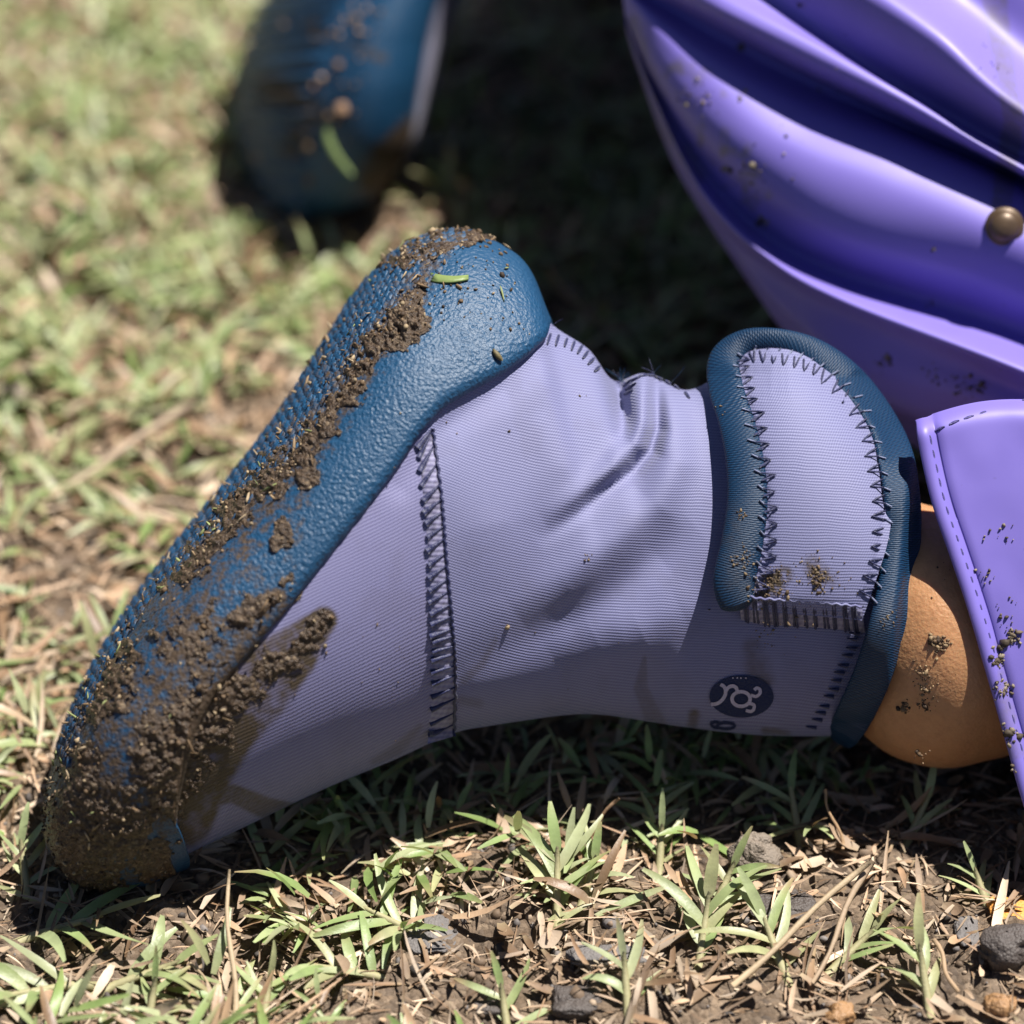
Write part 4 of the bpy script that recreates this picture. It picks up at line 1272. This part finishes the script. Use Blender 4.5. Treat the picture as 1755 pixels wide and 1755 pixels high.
# lawn: uncounted sprigs over the ground
NSP = 7200
X = rng.uniform(-.30, .30, NSP * 2); Y = rng.uniform(-.12, .52, NSP * 2)
den = .55 + .5 * fbm(X * 22, Y * 22, 0, 2, 51) + .25 * sstep(.05, .25, Y)
bald = np.exp(-(((X + .005) / .05) ** 2 + ((Y + .032) / .014) ** 2)) + np.exp(-(((X - .1) / .03) ** 2 + ((Y + .03) / .02) ** 2)) + np.exp(-(((X + .085) / .02) ** 2 + ((Y + .03) / .018) ** 2))
den = den - .34 * sstep(.012, -.01, Y)
k = rng.uniform(size=len(X)) < den - .8 * bald
X, Y = X[k][:NSP], Y[k][:NSP]
# keep clear of the toe and the far toe
tb = Gp(230, 1490); tb2 = Gp(560, 350)
k = (np.hypot((X - tb[0]) / 1.25, Y - tb[1] - .012) > .019) & (np.hypot(X - tb2[0], Y - tb2[1]) > .024) & ~((X > .075) & (X < .3) & (Y > -.002) & (Y < .09))
X, Y = X[k], Y[k]
allB = []
for x, y in zip(X, Y):
    allB.append(sprig_leaves(np.array([x, y, 0.0005]), rng.uniform(0, 6.283), int(rng.integers(4, 7)), rng.uniform(.008, .015), rng.uniform(.1, .8)))
BB = [np.concatenate([q[i] for q in allB]) for i in range(6)]
BB[0][:, 2] += soil_h(BB[0][:, 0], BB[0][:, 1])
nB = len(BB[0])
cg = pal(nB, GREENS, .2)
dry = rng.uniform(size=nB) < .22
cg[dry] = pal(dry.sum(), STRAWS, .2)
grass = blade_mesh('lawn_grass', blades(*BB, seg=4), cg, M['grass'])
tag(grass, 'short pale green lawn grass with brown gaps', 'grass', kind='stuff')

# dead straw and clippings on the soil
nS_ = 40000
X = rng.uniform(-.30, .30, nS_); Y = rng.uniform(-.12, .52, nS_)
base = np.stack([X, Y, soil_h(X, Y) + np.abs(rng.normal(0, .0015, nS_))], -1)
e0 = rng.normal(.06, .2, nS_)
wd_ = rng.lognormal(math.log(.00065), .6, nS_).clip(.00022, .0030)
wide = rng.uniform(size=nS_) < .10 + .12 * sstep(.05, .2, Y)
wd_[wide] *= 2.2
cs_ = pal(nS_, STRAWS, .4)
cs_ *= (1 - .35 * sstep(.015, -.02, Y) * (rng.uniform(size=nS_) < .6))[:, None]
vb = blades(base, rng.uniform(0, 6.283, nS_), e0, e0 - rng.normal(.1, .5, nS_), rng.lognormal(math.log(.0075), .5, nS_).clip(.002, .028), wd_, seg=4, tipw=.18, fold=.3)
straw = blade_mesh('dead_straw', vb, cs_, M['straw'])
tag(straw, 'loose dead straw and clippings lying over the soil', 'straw', kind='stuff')

# soil crumbs
nC = 15000
X = rng.uniform(-.26, .26, nC); Y = rng.uniform(-.12, .34, nC)
c = crumbs('soil_crumbs', np.stack([X, Y, soil_h(X, Y) + .0002], -1), np.clip(rng.lognormal(math.log(.00065), .5, nC), .0003, .003), pal(nC, [(.13, .09, .06), (.24, .17, .12), (.36, .27, .19), (.07, .06, .055), (.18, .16, .15)]), None, M['crumb'])
tag(c, 'small soil crumbs and grit between the grass', 'soil', kind='stuff')

# individual sprigs that stand out in the foreground
SPR = [  # px, py, heading deg (world), size m, leaves, lean, label
    (715, 1600, 155, .0165, 7, .35, 'grass sprig lying leftwards just below the seam shadow, longest in the foreground'),
    (640, 1665, 175, .016, 7, .25, 'grass sprig with low spreading leaves left of the flat grey stone'),
    (955, 1570, 90, .0175, 7, .9, 'upright grass sprig with star of leaves at the edge of the shade below the cuff'),
    (1000, 1545, 70, .012, 5, 1.0, 'small grass sprig tucked behind the star shaped sprig'),
    (1075, 1725, 95, .014, 5, 1.1, 'upright grass sprig between bark chips at bottom centre'),
    (870, 1745, 100, .013, 5, 1.0, 'small three leaved sprig at the bottom edge left of the dark bark chip'),
    (1200, 1640, 80, .018, 7, .9, 'broad leaved grass sprig left of the crossed dry straws'),
    (1225, 1560, 60, .013, 6, .9, 'grass sprig below the round grey stone'),
    (1340, 1660, 110, .016, 7, .7, 'grass sprig underneath the crossed dry straws'),
    (1440, 1640, 40, .014, 6, .6, 'grass sprig to the right of the crossed dry straws'),
    (1590, 1715, 100, .015, 5, 1.1, 'thin upright sprig near the bottom right corner'),
    (1690, 1545, 110, .010, 5, 1.0, 'tiny sprig beside the orange leaf scrap'),
    (120, 1690, 200, .019, 7, .2, 'wide bladed grass runner at the bottom left corner'),
    (200, 1685, 20, .018, 6, .25, 'wide bladed sprig pointing right below the muddy toe'),
    (60, 1600, 10, .018, 6, .4, 'shaded grass sprig left of and under the muddy toe'),
    (45, 1520, 100, .013, 6, .8, 'grass sprig touching the left side of the muddy toe'),
    (255, 1745, 80, .011, 4, 1.1, 'small pale sprig on bare soil at the bottom left'),
    (450, 1735, 80, .012, 6, .9, 'small sprig beside the foot of the tall dry stalk'),
    (1130, 1490, 85, .011, 5, 1.1, 'half shaded sprig left of the round grey stone'),
    (1560, 1440, 60, .012, 5, .9, 'dark shaded sprig under the trouser hem'),
    (1370, 1430, 100, .014, 5, .9, 'dark shaded sprig under the bare ankle'),
    (850, 1400, 60, .015, 6, .8, 'dark shaded sprig under the heel panel'),
    (590, 1440, 120, .015, 6, .6, 'dark shaded sprig under the toe panel'),
]
for (x, y, hd_, sz, nl, ln_, lab) in SPR:
    ln_ = ln_ * .62; sz = sz * .92
    g0 = Gp(x, y)
    g0 = np.array([g0[0], g0[1], float(soil_h(g0[0], g0[1])) + .0006])
    root = thing('grass_sprig', g0, lab, 'grass sprig', 'grass sprigs standing out in front')
    B = sprig_leaves(g0, R(hd_), nl, sz, ln_)
    vb = blades(*B, seg=7)
    cg = pal(nl, GREENS[:5], .15)
    for i in range(nl):
        blade_mesh('leaf', vb[i:i + 1], cg[i:i + 1], M['grass'], root)
    h = np.array([math.cos(R(hd_)), math.sin(R(hd_)), 0])
    pts_ = np.stack([g0 - h * .006 * (1 - ln_ / 1.6) - [0, 0, .002], g0, g0 + h * math.cos(ln_) * sz * .45 + [0, 0, math.sin(ln_) * sz * .45], g0 + h * math.cos(ln_) * sz * .9 + [0, 0, math.sin(ln_) * sz * .9]])
    V_, F_ = tube_geo(pts_, [.0011, .0010, .0008, .0005], 6)
    mesh('stem', V_, F_, M['straw'], root, cols={'col': np.tile([(.40, .37, .20)], (len(V_), 1))})

# dry stalks
def stalk(name, a, b, r0, r1, label, sag=0.0, col=(.50, .38, .24)):
    k_ = np.linspace(0, 1, 9)[:, None]
    pts_ = np.asarray(a) * (1 - k_) + np.asarray(b) * k_ + np.array([0, 0, 1]) * sag * np.sin(np.pi * k_) + np.array([1, 0, 0]) * .0006 * np.sin(7 * k_)
    V_, F_ = tube_geo(pts_, np.linspace(r0, r1, 9) * .62 * (1 + .12 * np.sin(np.arange(9) * 2.1)), 6, flat=.55)
    o = mesh(name, V_, F_, M['straw'], None, cols={'col': np.tile([col], (len(V_), 1))}, base=pts_[0])
    return tag(o, label, 'stalk', 'dry stalks lying on the grass')
stalk('dry_stalk', Gp(402, 1757), Wp(390, 1490, -160), .0011, .0006, 'tall thin dry stalk standing at the bottom left in front of the toe')
stalk('dry_stalk', Gp(1255, 1690, .004), Gp(1487, 1478, .014), .0011, .0010, 'pale dry straw, the longer of two crossing at lower right')
stalk('dry_stalk', Gp(1392, 1685, .003), Gp(1492, 1476, .012), .0007, .0013, 'brown dry straw with thick end, the steeper of two crossing at lower right', col=(.40, .29, .19))
stalk('dry_stalk', Gp(325, 1650, .003), Gp(400, 1740, .003), .0004, .0004, 'short dry needle on bare soil beside the tall stalk')
stalk('dry_stalk', Gp(1005, 1440, .003), Gp(1058, 1368, .012), .0005, .0006, 'thin dry twig in the shade under the cuff', col=(.38, .24, .14))
stalk('dry_stalk', Gp(1445, 1455, .003), Gp(1412, 1352, .012), .0006, .0004, 'bent dry twig rising in the shade below the ankle', col=(.45, .29, .16))
stalk('dry_stalk', Gp(1600, 1610, .004), Gp(1640, 1700, .002), .0008, .0007, 'short straw piece right of the crossed straws', col=(.45, .31, .19))
stalk('dry_stalk', Gp(90, 850, .004), Gp(330, 690, .010), .0013, .0015, 'blurred pale straw lying across the grass left of the sole', col=(.50, .38, .27))
stalk('dry_stalk', Gp(640, 470, .004), Gp(690, 395, .02), .0009, .0006, 'blurred brown straw beside the heel top at the edge of the shade', col=(.40, .24, .14))
stalk('dry_stalk', Gp(1020, 560, .004), Gp(935, 455, .02), .0010, .0008, 'blurred dry stalk in the dark behind the heel', col=(.33, .22, .13))

# stones and chips
def lump(name, px_, py_, rx_, ry_, rz_, mat, label, cat, seed, flatten=1.0, group=None):
    g = Gp(px_, py_)
    u_, v_ = np.meshgrid(np.linspace(0.02, math.pi - .02, 22), np.arange(34) * 2 * math.pi / 34, indexing='ij')
    n_ = np.stack([np.sin(u_) * np.cos(v_), np.sin(u_) * np.sin(v_), np.cos(u_)], -1)
    rr_ = 1 + .30 * fbm(n_[..., 0] * 1.6 + seed, n_[..., 1] * 1.6, n_[..., 2] * 1.6, 2, seed) + .10 * fbm(n_[..., 0] * 6, n_[..., 1] * 6 + seed, n_[..., 2] * 6, 3, seed)
    q_ = n_ * rr_[..., None]
    q_ = np.sign(q_) * np.abs(q_) ** flatten
    V_ = q_ * np.array([rx_, ry_, rz_]) * S + np.array([g[0], g[1], rz_ * S * .6 + float(soil_h(g[0], g[1]))])
    o = mesh(name, V_, gfaces(22, 34, cx=True), mat, None, base=g)
    return tag(o, label, cat, group)
lump('stone', 1292, 1492, 40, 34, 36, M['stone'], 'rounded grey brown stone at the edge of the shade below the cuff', 'stone', 3)
lump('stone', 735, 1600, 42, 44, 7, M['slate'], 'flat grey stone between two sprigs at lower left', 'stone', 5, .8)
lump('stone', 1722, 1645, 46, 40, 34, M['bark'], 'dark glinting stone at the right edge', 'stone', 8, .8)
lump('stone', 1715, 1728, 28, 26, 22, M['amber'], 'amber brown pebble in the bottom right corner', 'stone', 9)
lump('stone', 1440, 1735, 26, 24, 18, M['amber'], 'amber pebble beside the bottom edge right of centre', 'stone', 12)
lump('stone', 1432, 1290, 20, 18, 22, M['stone'], 'small pale stone in the dark between cuff and ankle', 'stone', 13)
lump('stone', 30, 660, 60, 60, 26, M['stone'], 'blurred pale stone at the left edge halfway up', 'stone', 14)
lump('bark_chip', 1040, 1650, 66, 22, 10, M['slate'], 'grey bark chip lying crosswise below the star shaped sprig', 'bark chip', 15, .6)
lump('bark_chip', 985, 1715, 40, 34, 12, M['bark'], 'dark bark chip at bottom centre', 'bark chip', 16, .6)
lump('bark_chip', 1340, 1555, 52, 40, 12, M['bark'], 'dark bark piece behind the sprig below the round stone', 'bark chip', 17, .6)
lump('bark_chip', 1655, 1600, 20, 34, 6, M['slate'], 'grey bark flake left of the dark stone', 'bark chip', 18, .6)
lump('bark_chip', 840, 1715, 30, 16, 8, M['bark'], 'small dark bark flake left of the dark bark chip', 'bark chip', 19, .6)
lump('leaf_scrap', 1738, 1562, 44, 34, 8, M['orange'], 'bright orange leaf scrap at the right edge', 'leaf scrap', 22, .7)

# bits resting on the heel
k_ = np.linspace(0, 1, 6)
xx, yy = 738 + 65 * k_, 474 + 4 * np.sin(k_ * 3)
gg = np.stack([np.stack([xx, yy - 7 + 3 * k_], -1), np.stack([xx, yy], -1), np.stack([xx, yy + 7 - 4 * k_], -1)], 1)
dz = look(DR, gg[..., 0], gg[..., 1])
V_ = Wp(gg[..., 0], gg[..., 1], dz - np.array([20, 16, 18])[None])
o = mesh('grass_clipping', V_, gfaces(6, 3), M['grass'], None, cols={'col': np.tile([(.27, .36, .12)], (18, 1))}, base=V_[0, 0])
sm = o.modifiers.new('thick', 'SOLIDIFY'); sm.thickness = 3 * S
tag(o, 'short green grass clipping stuck to the blue heel', 'grass clipping')
k_ = np.linspace(0, 1, 7)
xx, yy = 845 + 16 * k_, 598 + 20 * k_ ** .8
o = tube('seed_husk', Wp(xx, yy, look(DR, xx, yy) - 8), np.array([1.5, 4, 5, 5, 4.5, 3.5, 1.5]) * S, M['straw'], None, n=6, base=Wp(845, 598, float(look(DR, 845, 598))), cols=None)
o.data.attributes.new('col', 'FLOAT_COLOR', 'POINT').data.foreach_set('color', np.tile([.16, .13, .06, 1], len(o.data.vertices)).astype(np.float32))
tag(o, 'dark curled seed husk stuck low on the blue heel', 'seed')
k_ = np.linspace(0, 1, 8)
xx, yy = 560 + 45 * k_ ** 1.5 - 5 * np.sin(k_ * 3), 215 + 85 * k_
o = tube('grass_clipping', Wp(xx, yy, 1265 + 0 * xx), np.array([3, 6, 8, 8, 8, 7, 6, 3]) * S, M['grass'], None, n=6, flat=.4, base=Wp(560, 215, 1290))
o.data.attributes.new('col', 'FLOAT_COLOR', 'POINT').data.foreach_set('color', np.tile([.24, .33, .12, 1], len(o.data.vertices)).astype(np.float32))
tag(o, 'blurred green blade stuck to the sole of the far shoe', 'grass clipping')
